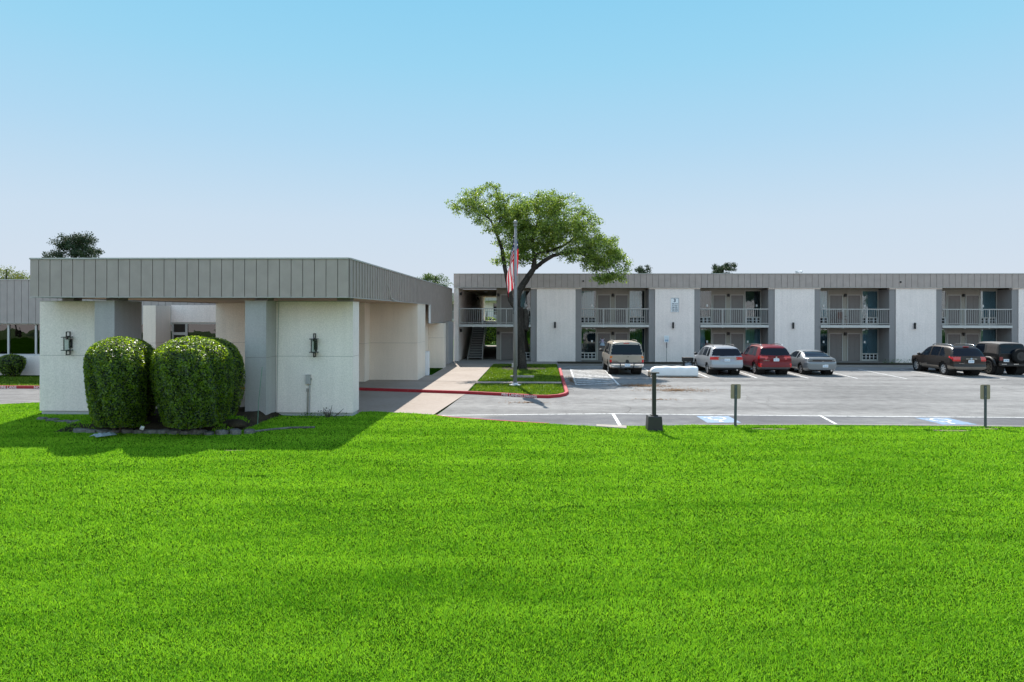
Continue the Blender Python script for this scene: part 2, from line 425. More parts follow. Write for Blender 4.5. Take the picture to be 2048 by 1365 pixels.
# kerbed walkway round the lobby up to the stairs; a real step of 0.12 m
struct(MB().prism([(-17.5, 30.95), (-8.0, 30.9), (-2.97, 29.76), (-2.86, 46.0), (-17.5, 46.0)], -0.02, 0.12).build('walkway', M['concrete']))
struct(MB().prism([(-6.0, 46.0), (-2.86, 46.0), (1.55, 46.2), (70, 46.2), (70, 51.2), (-6.0, 51.2)], -0.02, 0.105).build('pavement', M['walk']))
struct(MB().prism([(-80, 30.95), (-17.5, 30.95), (-17.5, 36.3), (-80, 36.3)], -0.02, 0.10).build('verge_soil', M['turf_base']))
struct(MB().prism([(-2.96, 29.76), (-1.5, 29.25), (0.17, 28.45), (1.0, 28.95), (1.25, 29.85), (1.26, 33.2), (1.30, 34.0), (1.42, 46.0), (-2.86, 46.0)], -0.02, 0.10).build('island_soil', M['turf_base']))
gsheet('island_path', [(-2.95, 33.05), (1.24, 33.2), (1.28, 33.95), (-2.95, 33.95)], 0.128, M['concrete'])
gsheet('path_joint', [(-8.0, 33.93), (-2.95, 33.93), (-2.95, 33.99), (-8.0, 33.99)], 0.124, M['soil'])
gsheet('stair_hall_floor', [(-5.5, 51.2), (-2.7, 51.2), (-2.7, 74), (-5.5, 74)], 0.06, M['walk'])
gsheet('courtyard_lawn', [(-30, 74), (40, 74), (40, 92), (-30, 92)], 0.03, ground_mat('courtyard_turf', [(.05, .13, .01), (.08, .19, .015), (.12, .25, .03)], [(1, .5), (20, .5)]))
# strip of bare soil along the wall feet
gsheet('planting_strip', [(1.5, 46.5), (60, 46.5), (60, 48.62), (1.5, 48.62)], 0.112, M['soil'])

def kerb(name, pts, w, h, mat, z0=-0.03):
    """a kerb with a rounded top edge that follows the line"""
    mb = MB(); prof = [(-w / 2, z0), (-w / 2, h - 0.03), (-w / 2 + 0.03, h), (w / 2 - 0.02, h), (w / 2, h - 0.02), (w / 2, z0)]
    P = [Vector((p[0], p[1], 0)) for p in pts]; v = []
    for i, p in enumerate(P):
        d = (P[min(i + 1, len(P) - 1)] - P[max(i - 1, 0)]).normalized(); q = Vector((d.y, -d.x, 0))
        v += [p - q * a * -1 + Vector((0, 0, z)) for a, z in prof]
    k = len(prof)
    f = [(i * k + j, i * k + (j + 1) % k, (i + 1) * k + (j + 1) % k, (i + 1) * k + j) for i in range(len(P) - 1) for j in range(k)]
    f += [tuple(range(k)), tuple((len(P) - 1) * k + j for j in range(k - 1, -1, -1))]
    mb.add(v, f); o = mb.build(name, mat)
    bm = bmesh.new(); bm.from_mesh(o.data); bmesh.ops.recalc_face_normals(bm, faces=bm.faces); bm.to_mesh(o.data); bm.free()
    return struct(o)
K1 = [(-80, 30.85), (-8.0, 30.80), (-5.57, 30.25), (-2.9, 29.65), (-1.53, 29.16), (-0.6, 28.72), (0.0, 28.42), (0.5, 28.38), (0.95, 28.7), (1.22, 29.2), (1.36, 29.9), (1.38, 33.7), (1.50, 42.6)]
k_red = kerb('red_kerb', K1, 0.16, 0.125, M['red_paint'])
kerb('lawn_kerb', [(-3.4, 23.12), (-2.85, 22.72), (-1.15, 22.06), (0.4, 21.55)], 0.12, 0.055, M['red_paint'])
kerb('plain_kerb', [(4.6, 21.45), (9.8, 21.72), (14.9, 21.6), (70, 21.3)], 0.14, 0.06, M['kerbstone'])
struct(MB().prism([(1.85, 20.86), (2.72, 20.55), (2.78, 21.0), (1.88, 21.22)], -0.02, 0.085).build('kerb_end_block', M['kerbstone']))
kerb('driveway_kerb', [(-70, 24.45), (-20.2, 25.05), (-19.1, 25.65), (-17.1, 25.4)], 0.15, 0.07, M['kerbstone'])
# FIRE LANE lettering on the kerb faces
def kerb_text(a, b, body, size):
    d = Vector((b[0] - a[0], b[1] - a[1], 0)); c = Vector(((a[0] + b[0]) / 2, (a[1] + b[1]) / 2, 0.055)); ang = math.atan2(d.y, d.x)
    n = Vector((math.sin(ang), -math.cos(ang), 0))
    mtx = Matrix.Translation(c + n * 0.088) @ Matrix.Rotation(ang, 4, 'Z') @ FRONT @ Matrix.Diagonal((1.15, 1, 1, 1))
    return text_mesh('kerb_lettering', body, size, M['letter'], mtx, k_red, bold=.004)
kerb_text((-1.53, 29.16), (-0.6, 28.72), 'FIRE LANE', 0.15)
kerb_text((-0.6, 28.72), (0.0, 28.42), 'NO PARKING', 0.125)
for xx in (-24.4, -39.4):
    kerb_text((xx - 0.8, 30.82), (xx + 0.8, 30.82), 'FIRE LANE', 0.16)
    kerb_text((xx + 1.0, 30.82), (xx + 2.6, 30.82), 'NO PARKING', 0.16)

# painted markings (4 mm above the asphalt)
mk = MB()
mk.strip([(-3.4, 23.3), (-0.6, 23.65), (2.67, 24.0), (6.0, 23.9), (9.9, 23.77), (16.5, 23.75), (60, 23.6)], 0.10, 0.008)
for x0, x1 in ((2.70, 2.62), (9.80, 9.46), (17.2, 16.8), (24, 23.5)):
    mk.strip([(x0, 23.95), (x1, 20.9 if x0 < 3 else 21.5)], 0.11, 0.012)
struct(mk.build('edge_lines', M['white_paint']))
st = MB()
for i, x in enumerate((4.08, 6.72, 9.47, 12.08, 14.84, 17.5, 20.12, 22.75, 25.4, 28.1, 30.8, 33.5)):
    st.strip([(x, 37.75 if i else 33.5), (x + (0.4 if i > 2 else 0.25), 44.2)], 0.10, 0.008)
struct(st.build('stall_lines', M['white_paint']))
ht = MB()
ht.strip([(1.98, 33.6), (2.2, 43.5)], 0.09, 0.008)
for k in range(11):
    y = 34.2 + k * 0.9
    ht.strip([(2.0 + (y - 33.6) * .022, y - 0.5), (4.02 + (y - 33.6) * .022, y + 0.5)], 0.24, 0.012)
ht.strip([(2.0, 33.55), (4.0, 33.5)], 0.09, 0.016)
struct(ht.build('hatched_aisle_lines', M['faded_paint']))
def access_symbol(cx, cy, skew):
    q = MB().sheet([(cx - .54 + skew * .1, cy - .75), (cx + .56 + skew * .1, cy - .7), (cx + .54, cy + .72), (cx - .56, cy + .66)], 0.008).build('blue_bay_square', M['blue_paint'])
    struct(q)
    w = MB()
    def T(x, y): return (cx - x * 0.95, cy - y * 1.15)          # drawn for a driver who comes in from the lot
    def pl(pts, wd): w.strip([T(*p) for p in pts], wd, 0.013)
    pl([(0.02, .36), (0.0, .10)], .12); pl([(0.0, .10), (.22, .08), (.31, -.27), (.42, -.25)], .09)
    arc = [(-.02 + .27 * math.cos(a), -.16 + .27 * math.sin(a)) for a in [R(100 + 17 * k) for k in range(15)]]
    pl(arc, .085); pl([(0.0, .22), (.20, .20)], .075)
    hd = [T(.03 + .085 * math.cos(a), .47 + .085 * math.sin(a)) for a in [2 * math.pi * k / 14 for k in range(14)]]
    w.sheet(hd, 0.0135)
    s_ = w.build('wheelchair_symbol', M['white_paint'], q)
access_symbol(6.05, 22.9, 0); access_symbol(13.35, 22.85, 1)
cr = MB(); r_ = random.Random(77)
for k in range(26):                              # hairline cracks, filled with dirt
    x, y = r_.uniform(-1, 27), r_.uniform(24.4, 37.0); a_ = r_.choice([0, 0, math.pi / 2]) + r_.gauss(0, .25); pts = [(x, y)]
    for q in range(r_.randint(5, 14)):
        a_ += r_.gauss(0, .28); x += math.cos(a_) * .35; y += math.sin(a_) * .35
        if 24.2 < y < 38: pts.append((x, y))
    if len(pts) > 2: cr.strip(pts, r_.uniform(.008, .022), .004)
struct(cr.build('asphalt_cracks', simple('crack_dirt', (.06, .055, .05), .95)))
oil = [(5.6, 36.9, .45, .25), (10.9, 36.2, .5, .22), (13.9, 36.6, .35, .2), (19.2, 39.4, .6, .3), (21.6, 39.2, .5, .3), (16.4, 36.9, .3, .2), (24.6, 37.1, .5, .22), (8.0, 39.8, .4, .3)]
for k, (cx, cy, rx, ry) in enumerate(oil):
    gsheet('oil_stain', [(cx + rx * math.cos(a) * (1 + .25 * math.sin(3 * a + k) + .1 * math.sin(8 * a)), cy + ry * math.sin(a) * (1 + .2 * math.sin(2 * a + k))) for a in [2 * math.pi * q / 30 for q in range(30)]], .0045, M['asphalt_oil'])
# drifts of brown leaf litter on the asphalt
def blob(cx, cy, rx, ry, seed, n=40):
    r_ = random.Random(seed); ph = [r_.uniform(0, 6.28) for _ in range(4)]
    return [(cx + rx * math.cos(a) * (1 + .22 * math.sin(3 * a + ph[0]) + .12 * math.sin(7 * a + ph[1]) + .08 * math.sin(13 * a + ph[2])),
             cy + ry * math.sin(a) * (1 + .22 * math.sin(2 * a + ph[3]) + .14 * math.sin(9 * a + ph[1]))) for a in [2 * math.pi * k / n for k in range(n)]]
def litter(cx, cy, rx, ry, n, seed):
    r_ = np.random.default_rng(seed)
    a = r_.uniform(0, 2 * np.pi, n); rr = np.abs(r_.normal(0, .55, n))
    x = cx + rx * rr * np.cos(a); y = cy + ry * rr * np.sin(a); s = r_.uniform(.02, .055, n); t = r_.uniform(0, 6.28, n)
    z = r_.uniform(.006, .03, n)
    V = np.stack([np.stack([x + s * np.cos(t + k * 1.57) * (1 if k % 2 else .6), y + s * np.sin(t + k * 1.57) * (1 if k % 2 else .6), z + r_.uniform(-.004, .012, n)], 1) for k in range(4)], 1).reshape(-1, 3)
    o = np_mesh('leaf_litter', V, np.arange(4 * n).reshape(n, 4), M['litter'])
    o['kind'] = 'stuff'; return tag(o, 'drift of dry brown leaf litter on the grey asphalt', 'leaf litter')
litter(5.2, 33.4, 1.5, 0.8, 1500, 1); litter(6.4, 31.5, 1.9, .9, 1100, 2); litter(8.1, 37.8, 1.7, .28, 900, 3); litter(-0.3, 26.8, 1.0, .4, 120, 4); litter(5.0, 28.0, 1.8, .4, 160, 5); litter(1.85, 36, .3, 3.5, 500, 6)

# ------------------------------------------------------------------ two-storey motel wing
YF, YR = 48.6, 50.2
BX0, BP, BW = -0.361, 8.36, 3.607
FL2, SOF = 2.73, 5.35
motel = thing('motel_building', 'long two storey white stucco motel wing with grey fascia and balconies', 'building', (0, 0, 0))

def fascia_run(name, a, b, plane, z0, z1, pitch, parent, mat, axis='x', side=-1, off=0.0, gap=0.022, rib=0.0):
    """ribbed metal fascia: separate pans in front of a dark backing, with cap and drip edge"""
    m = MB(); t = 0.03
    def bx(u0, u1, d0, d1, q0, q1, mi):
        if axis == 'x': m.box(u0, u1, plane + side * d0, plane + side * d1, q0, q1, mi)
        else: m.box(plane + side * d0, plane + side * d1, u0, u1, q0, q1, mi)
    bx(a, b, -0.12, 0.0, z0 + .01, z1 - .01, 1)
    u = a - pitch * off
    while u < b - 0.01:
        u0, u1 = max(a, u + gap / 2), min(b, u + pitch - gap / 2)
        if u1 - u0 > .02: bx(u0, u1, 0.001, t, z0 + 0.03, z1 - 0.05, 0)
        if rib and u > a: bx(u - .011, u + .011, 0.001, t + rib, z0 + .03, z1 - .05, 0)
        u += pitch
    bx(a, b, 0.001, t + .02, z0, z0 + 0.028, 2)
    bx(a, b, -0.15, t + .03, z1 - 0.048, z1, 2)
    return m.build(name, [mat, M['seam'], M['cap']], parent)

BOXES = [BX0 + i * BP for i in range(8)]
XEND = BOXES[-1] + BW
fascia_run('fascia', -5.86, XEND, YF - 0.06, SOF, 6.36, 0.427, motel, M['fascia'])
MB().box(-5.84, XEND, YF - 0.02, 74, 6.18, 6.30).build('roof', M['roof'], motel)
MB().box(-5.5, XEND, YF + .1, 51.2, SOF + 0.0, SOF + .06).box(-5.5, -2.7, 51.2, 74, SOF - .1, SOF - .02).build('soffit', M['soffit'], motel)
# wall panels with a grey fin on each side
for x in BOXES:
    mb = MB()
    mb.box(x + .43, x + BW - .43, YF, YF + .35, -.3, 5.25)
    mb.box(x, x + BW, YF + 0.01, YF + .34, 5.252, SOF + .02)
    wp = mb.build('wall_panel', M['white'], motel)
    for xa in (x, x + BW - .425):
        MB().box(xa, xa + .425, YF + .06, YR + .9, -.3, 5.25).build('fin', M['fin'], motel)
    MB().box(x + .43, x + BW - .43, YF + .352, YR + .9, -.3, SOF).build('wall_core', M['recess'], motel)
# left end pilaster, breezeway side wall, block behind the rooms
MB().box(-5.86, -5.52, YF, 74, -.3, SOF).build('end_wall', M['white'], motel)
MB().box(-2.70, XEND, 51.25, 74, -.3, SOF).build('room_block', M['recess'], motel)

def room_door(x0, x1, zf, zt, odd=False):
    """frame, six-panel leaf, knob"""
    f = MB().box(x0, x0 + .05, YR - .05, YR + .04, zf, zt).box(x1 - .05, x1, YR - .05, YR + .04, zf, zt).box(x0 + .05, x1 - .05, YR - .05, YR + .04, zt - .06, zt)
    d = MB(); a, b = x0 + .052, x1 - .052
    d.box(a, b, YR - .012, YR + .03, zf + .01, zt - .062)
    w = (b - a); pw = w * .34
    for cx in (a + w * .27, a + w * .73):
        for q0, q1 in ((.10, .40), (.45, .78), (.83, .93)):
            h = zt - .06 - zf
            z0, z1 = zf + h * q0, zf + h * q1
            d.box(cx - pw / 2, cx + pw / 2, YR - .020, YR - .0125, z0, z1)
            d.box(cx - pw / 2 + .035, cx + pw / 2 - .035, YR - .032, YR - .0205, z0 + .035, z1 - .035)
    o = d.build('door', M['door'], motel)
    f.build('door_frame', M['frame'], o)
    MB().lathe([(.012, -.09), (.03, -.085), (.03, -.05), (.015, -.045), (.015, -.02)], 10, 'y', (b - .08 if odd else a + .08, YR, zf + 1.0)).build('knob', M['alu'], o)
    return o

def room_window(x0, x1, zf, curtain, split=None):
    f = MB(); y0, y1 = YR - .03, YR + .05
    top = zf + (2.36 if zf < 1 else 2.48)
    g0, g1 = zf + .14, zf + .48
    f.box(x0, x0 + .05, y0, y1, zf, top).box(x1 - .05, x1, y0, y1, zf, top)
    f.box(x0 + .05, x1 - .05, y0, y1, top - .05, top).box(x0 + .05, x1 - .05, y0, y1, g1 + .0, g1 + .09).box(x0 + .05, x1 - .05, y0, y1, zf, g0)
    o = f.build('window', M['frame'], motel)
    MB().box(x0 + .05, x1 - .05, YR, YR + .012, g1 + .09, top - .05).build('pane', M['pane'], o)
    c = MB(); n = 14; s = split if split else 1.0
    a, b = x0 + .06, x0 + .06 + (x1 - x0 - .12) * s           # pleated curtain
    for k in range(n):
        u0, u1 = a + (b - a) * k / n, a + (b - a) * (k + 1) / n; dy = .012 if k % 2 else -.012
        c.add([(u0, YR + .07 + dy, g1 + .02), (u1, YR + .07 - dy, g1 + .02), (u1, YR + .07 - dy, top), (u0, YR + .07 + dy, top)], [(0, 1, 2, 3)])
    c.build('curtain', M[curtain], o)
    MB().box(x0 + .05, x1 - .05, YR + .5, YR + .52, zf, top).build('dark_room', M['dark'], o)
    if random.Random(int(x0 * 97 + zf * 31)).random() < .55:
        ux = x1 - .32 if curtain != 'curtain' else x0 + .22
        MB().box(ux - .06, ux + .06, YR - .006, YR - .001, zf + 1.30, zf + 1.46).build('notice', M['sign_white'], o)
    g = MB()                                                    # white louvre frame of the air unit, 4 by 2 openings
    for k in range(5):
        u = x0 + .05 + (x1 - x0 - .1) * k / 4
        g.box(u - .018, u + .018, YR - .02, YR + .03, g0, g1)
    g.box(x0 + .05, x1 - .05, YR - .018, YR + .028, (g0 + g1) / 2 - .012, (g0 + g1) / 2 + .012)
    g.box(x0 + .05, x1 - .05, YR + .06, YR + .08, g0 - .02, g1 + .02, 1)
    g.build('air_unit_grille', [M['sign_white'], M['dark']], o)
    return o

def wall_lamp(x, y, z, w, h, label, group):
    t = thing('wall_lamp', label, 'wall lamp', (x, y, z), 0, group)
    MB().box(-w * .3, w * .3, -.03, 0, -h * .3, h * .3).build('back_plate', M['black'], t)
    MB().lathe([(w * .5, -h / 2), (w * .52, -h / 2 + .015), (w * .52, h / 2 - .015), (w * .5, h / 2)], 14, 'z', (0, -.03 - w * .52, 0)).build('shade', M['black'], t)
    return t

def railing(x0, x1, posts):
    r = MB(); y = YF + .05
    r.box(x0, x1, y - .03, y + .03, 3.82, 3.885)
    r.box(x0, x1, y - .02, y + .02, 2.82, 2.86)
    o = r.build('railing', M['rail'], motel)
    n = int((x1 - x0) / .146); b = MB()
    for k in range(1, n):
        u = x0 + (x1 - x0) * k / n
        b.box(u - .011, u + .011, y - .011, y + .011, 2.861, 3.819)
    b.build('balusters', M['rail'], o)
    for u in posts: MB().box(u - .03, u + .03, y - .065, y - .031, 2.50, 3.84).build('rail_post', M['rail'], o)
    return o

ORD = ['first', 'second', 'third', 'fourth', 'fifth', 'sixth', 'seventh']
CUR = [  # per bay: lower left, lower right, upper left, upper right (curtain, share drawn)
    [('curtain_dark', .5), ('curtain_dark', 1), ('curtain_pale', .9), ('curtain_pale', .8)],
    [('curtain_pale', .6), ('curtain', 1), ('curtain_dark', .6), ('curtain_dark', .6)],
    [('curtain_dark', 1), ('curtain', 1), ('curtain_pale', 1), ('curtain', 1)],
    [('curtain_dark', 1), ('curtain', 1), ('curtain_dark', 1), ('curtain', 1)],
    [('curtain', 1), ('curtain', 1), ('curtain', 1), ('curtain', 1)],
    [('curtain', 1), ('curtain', .5), ('curtain', 1), ('curtain', 1)],
    [('curtain', 1), ('curtain', .5), ('curtain', 1), ('curtain', 1)]]
for i in range(7):
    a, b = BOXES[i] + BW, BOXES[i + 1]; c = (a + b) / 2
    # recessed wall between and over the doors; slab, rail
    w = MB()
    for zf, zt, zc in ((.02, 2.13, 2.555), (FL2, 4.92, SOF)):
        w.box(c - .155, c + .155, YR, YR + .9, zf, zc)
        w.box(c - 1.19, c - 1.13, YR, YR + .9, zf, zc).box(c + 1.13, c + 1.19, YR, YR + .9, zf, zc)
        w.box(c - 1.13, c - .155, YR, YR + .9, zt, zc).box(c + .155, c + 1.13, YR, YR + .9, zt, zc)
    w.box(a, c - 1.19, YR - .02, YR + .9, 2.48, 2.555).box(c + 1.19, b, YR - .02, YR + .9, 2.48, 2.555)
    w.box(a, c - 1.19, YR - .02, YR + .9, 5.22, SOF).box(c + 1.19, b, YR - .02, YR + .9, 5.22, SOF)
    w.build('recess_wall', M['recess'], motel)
    MB().box(a, b, YF - .02, YR + .9, 2.555, FL2).build('balcony_slab', M['slab'], motel)
    railing(a + .01, b - .01, [a + (b - a) * .325, a + (b - a) * .672])
    for zf, zt, q in ((.11, 2.13, 0), (FL2 + .002, 4.92, 2)):
        room_door(c - 1.13, c - .155, zf, zt, True); room_door(c + .155, c + 1.13, zf, zt)
        room_window(a + .01, c - 1.19, zf, *CUR[i][q]); room_window(c + 1.19, b - .01, zf, *CUR[i][q + 1])
        if i < 4:
            wall_lamp(c, YR - .001, zt - .05, .16, .22, 'black lamp between the %s doors, %s bay right of the tree' % ('upper' if q else 'ground floor', ORD[i]), 'lamps between the room doors')
# bay with the breezeway and stairs at the left end
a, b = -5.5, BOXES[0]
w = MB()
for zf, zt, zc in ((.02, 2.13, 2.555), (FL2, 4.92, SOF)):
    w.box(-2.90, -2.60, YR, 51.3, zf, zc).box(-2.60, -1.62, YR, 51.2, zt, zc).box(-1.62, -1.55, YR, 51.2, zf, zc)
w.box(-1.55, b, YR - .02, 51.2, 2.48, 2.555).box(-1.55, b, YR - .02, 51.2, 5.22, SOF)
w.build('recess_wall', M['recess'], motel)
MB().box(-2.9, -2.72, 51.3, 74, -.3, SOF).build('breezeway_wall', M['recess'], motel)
MB().box(a, b, YF - .02, 50.05, 2.555, FL2).box(-2.9, b, 50.05, 51.2, 2.556, FL2 - .001).box(-3.85, -2.9, 50.05, 74, 2.556, FL2 - .001).box(a, -3.85, 55.2, 74, 2.556, FL2 - .001).build('balcony_slab', M['slab'], motel)
railing(a + .01, b - .01, [a + .05, a + 1.70, a + 3.40])
room_door(-2.60, -1.62, .11, 2.13, True); room_door(-2.60, -1.62, FL2 + .002, 4.92, True)
room_window(-1.55, b - .01, .11, 'curtain', .5); room_window(-1.55, b - .01, FL2 + .002, 'curtain_pale', .7)
sw = MB()                                                       # straight flight going up and away
for k in range(15):
    y = 50.25 + k * .31; z = .11 + (k + 1) * .175
    sw.box(-4.98, -3.98, y, y + .33, z - .05, z)
    sw.box(-4.96, -4.0, y + .30, y + .325, z, z + .125, 1)
stair = sw.build('staircase', [M['stair'], M['stair_riser']], motel)
for x in (-5.03, -3.97):
    MB().add([(x, 50.2, .11), (x, 50.5, .11), (x, 55.0, 2.45), (x, 55.0, 2.72), (x, 50.2, .36), (x + .04, 50.2, .11), (x + .04, 50.5, .11), (x + .04, 55.0, 2.45), (x + .04, 55.0, 2.72), (x + .04, 50.2, .36)],
             [(0, 1, 2, 3, 4), (9, 8, 7, 6, 5), (0, 5, 6, 1), (1, 6, 7, 2), (2, 7, 8, 3), (3, 8, 9, 4), (4, 9, 5, 0)]).build('stringer', M['rail'], stair)
MB().tube([(-3.93, 50.25, .11), (-3.93, 50.25, 1.1), (-3.93, 54.9, 3.72), (-3.93, 54.9, 2.73)], .022, 6).build('handrail', M['rail'], stair)
wall_lamp(-5.42, 49.4, 4.93, .17, .22, 'small black lamp high on the upper breezeway wall near the balcony rail', 'lamps between the room doors')
wall_lamp(-5.42, 49.4, 2.28, .17, .22, 'small black lamp on the wall above the foot of the stairs', 'lamps between the room doors')
wall_lamp(-5.40, 63.5, 4.93, .2, .24, 'black lamp deep inside the upper breezeway', 'lamps between the room doors')
wall_lamp(-2.75, YR - .001, 4.88, .16, .22, 'small black lamp left of the upper door behind the flagpole', 'lamps between the room doors')
wall_lamp(-2.75, YR - .001, 2.08, .16, .22, 'small black lamp left of the ground floor door behind the flagpole', 'lamps between the room doors')
MB().lathe([(.12, -.03), (.16, 0)], 14, 'z', (-3.9, 53.2, 5.22)).build('ceiling_lamp', M['sign_white'], motel)
for i, lab in enumerate(['tall black lamp on the white wall just right of the oak tree', 'tall black lamp on the white wall under the number 3 sign',
                         'tall black lamp on the white wall behind the grey coupe', 'tall black lamp on the white wall left of the brown crossover', 'tall black lamp on the white wall at the far right']):
    wall_lamp(BOXES[i] + 1.72 + (-.04 if i else 0), YF, 2.70, .13, .43, lab, 'tall lamps on the white wall panels')
# vents and floodlight on the fascia
for x, z in ((3.35, 5.82), (25.4, 5.75)):
    MB().lathe([(.05, -.11), (.06, -.09), (.06, -.02)], 10, 'y', (x, YF - .06, z)).build('vent_pipe', M['dark'], motel)
fl = thing('floodlight', 'small white twin floodlight on the top edge of the motel fascia', 'floodlight', (18.35, YF - .1, 6.36))
MB().lathe([(.05, 0), (.05, .1), (.03, .12)], 10, 'z').build('base', M['sign_white'], fl)
for s in (-1, 1): MB().tube([(s * .03, -.02, .1), (s * .12, -.1, .12), (s * .19, -.2, .08)], [.03, .05, .085], 10).build('lamp_head', M['sign_white'], fl)
# courtyard wing seen through the breezeway
cw = thing('courtyard_building', 'far white motel wing seen through the breezeway', 'building', (0, 0, 0))
MB().box(-25, 25, 96, 104, -.1, 5.35).build('wall', M['white'], cw)
fascia_run('fascia', -25, 25, 94.4, 5.3, 6.36, .43, cw, M['fascia_left'])
MB().box(-25, 25, 94.5, 104, 6.2, 6.3).build('roof', M['roof'], cw)
MB().box(-25, 25, 94.5, 96, 2.56, 2.73).build('balcony_slab', M['slab'], cw)
rr = MB().box(-25, 25, 94.55, 94.6, 3.8, 3.87).build('railing', M['rail'], cw)
b_ = MB()
for k in range(330): b_.box(-24.8 + k * .15, -24.78 + k * .15, 94.56, 94.585, 2.74, 3.8)
b_.build('balusters', M['rail'], rr)
for x in range(-22, 24, 4):
    for zf in (.1, 2.75):
        o = MB().box(x, x + 1.2, 95.92, 95.99, zf + .1, zf + 2.2).build('window', M['frame'], cw)
        MB().box(x + .06, x + 1.14, 95.9, 95.915, zf + .6, zf + 2.12).build('pane', M['dark_pane'], o)
        MB().box(x + 1.5, x + 2.5, 95.95, 95.99, zf, zf + 2.1).build('door', M['door'], cw)

# signs on and before the wall
sg = thing('building_number_sign', 'white room number board headed 3 on the motel wall', 'sign', (9.80, YF, 4.11))
MB().box(-.27, .27, -.03, 0, -.49, .49).build('board', M['sign_white'], sg)
MB().box(-.27, .29, -.034, -.0, .491, .515).box(.271, .295, -.034, 0, -.49, .49).build('edge_trim', M['sign_ink'], sg)
text_mesh('lettering', '3', .32, M['sign_ink'], Matrix.Translation((0, -.032, .33)) @ FRONT, sg, bold=.012)
for k, s in enumerate(['300-310', '312-327', '328-335,', '336-338,', '340-350']):
    text_mesh('lettering', s, .125, M['sign_ink'], Matrix.Translation((0, -.032, .10 - .125 * k)) @ FRONT, sg, bold=.004)
ps = thing('parking_notice', 'small white notice on a thin dark post against the white wall', 'sign', (9.17, YF - .35, .11))
MB().box(-.165, .165, -.03, -.012, 1.40, 1.87).build('plate', M['sign_white'], ps)
MB().box(-.12, .12, -.034, -.0305, 1.45, 1.60).box(-.12, .12, -.034, -.0305, 1.68, 1.70).box(-.12, .12, -.034, -.0305, 1.76, 1.78).build('printed_panel', M['sign_blue'], ps)
MB().box(-.03, .03, -.011, .011, 1.0, 1.8).box(-.012, .012, -.008, .008, 0, 1.0).build('post', M['post'], ps)
# wreath-like door decoration
dd = thing('door_decoration', 'pale blue and pink hanging on the ground floor door left of the tan wagon', 'decoration', (4.86, YR - .06, 1.45))
MB().tube([(0, 0, .42), (0, 0, .1)], .012, 5).build('ribbon', simple('ribbon', (.25, .08, .05)), dd)
MB().lathe([(.05, .17), (.10, .10), (.13, 0), (.10, -.08)], 12, 'z', (0, -.05, .02)).build('figure', simple('pale_mauve', (.55, .48, .66)), dd)
MB().lathe([(.10, .0), (.20, -.22), (.19, -.26)], 12, 'z', (0, -.05, -.02)).build('skirt', simple('pale_blue', (.42, .52, .66)), dd)
for s in (-1, 1): MB().tube([(s * .06, -.05, .12), (s * .14, -.05, .24)], [.03, .02], 6).tube([(s * .1, -.05, .02), (s * .24, -.05, -.04)], [.03, .02], 6).build('bow', simple('pale_lilac', (.62, .58, .72)), dd)

# ------------------------------------------------------------------ entrance building: canopy on piers, lobby, low wing
XE, YE, WE = -6.0, 21.7, 10.46
EL = XE - WE
ent = thing('entrance_building', 'single storey entrance building with ribbed metal canopy roof on white piers', 'building', (0, 0, 0))
fascia_run('front_fascia', EL, XE, YE, 4.0, 5.29, .378, ent, M['fascia'], off=.25)
fascia_run('side_fascia', YE + .03, 38.5, XE, 4.0, 5.29, .378, ent, M['fascia'], 'y', 1, gap=.07, rib=.035)
fascia_run('side_fascia', 38.502, 48.5, XE, 2.93, 5.29, .30, ent, M['fascia'], 'y', 1, gap=.06, rib=.03)
fascia_run('side_fascia', YE, 36.2, EL, 4.0, 5.29, .378, ent, M['fascia'], 'y', -1)
MB().box(EL + .1, XE - .1, YE + .1, 48.4, 5.05, 5.2).build('roof', M['roof'], ent)
MB().box(EL + .12, XE - .12, YE + .12, 38.4, 4.03, 4.08).build('soffit', M['soffit'], ent)
MB().box(XE - .06, XE + .04, 38.42, 38.5, 2.95, 3.995).build('corner_trim', M['sign_white'], ent)

def pier(x0, x1, y0, y1, mat, z0=.08, z1=3.89, joint=2.05, name='pier', plinth=True):
    m = MB()
    m.box(x0, x1, y0, y1, z0, joint - .005).box(x0, x1, y0, y1, joint + .005, z1)
    m.box(x0 + .015, x1 - .015, y0 + .015, y1 - .015, joint - .0049, joint + .0049, 1)
    o = m.build(name, [mat, M['seam']], ent)
    if plinth: MB().box(x0 + .04, x1 - .04, y0 + .05, y1 - .05, -.3, z0 - .002).build('plinth', M['plinth'], o)
    if plinth: MB().box(x0 - .012, x1 + .012, y0 - .012, y1 + .012, z1 + .001, z1 + .02).build('coping', M['cap'], o)
    return o
pier(-8.78, -6.16, 22.8, 23.6, M['white'], .15)
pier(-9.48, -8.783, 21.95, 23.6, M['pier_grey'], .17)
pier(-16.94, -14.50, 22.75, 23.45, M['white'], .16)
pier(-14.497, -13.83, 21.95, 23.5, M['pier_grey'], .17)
MB().box(-9.35, -8.9, 22.4, 22.9, 3.911, 4.03).box(-14.4, -13.95, 22.4, 22.9, 3.911, 4.03).box(-6.75, -6.3, 22.95, 23.4, 3.911, 4.03).box(-16.3, -15.9, 22.95, 23.4, 3.911, 4.03).build('pier_stub', M['pier_grey'], ent)
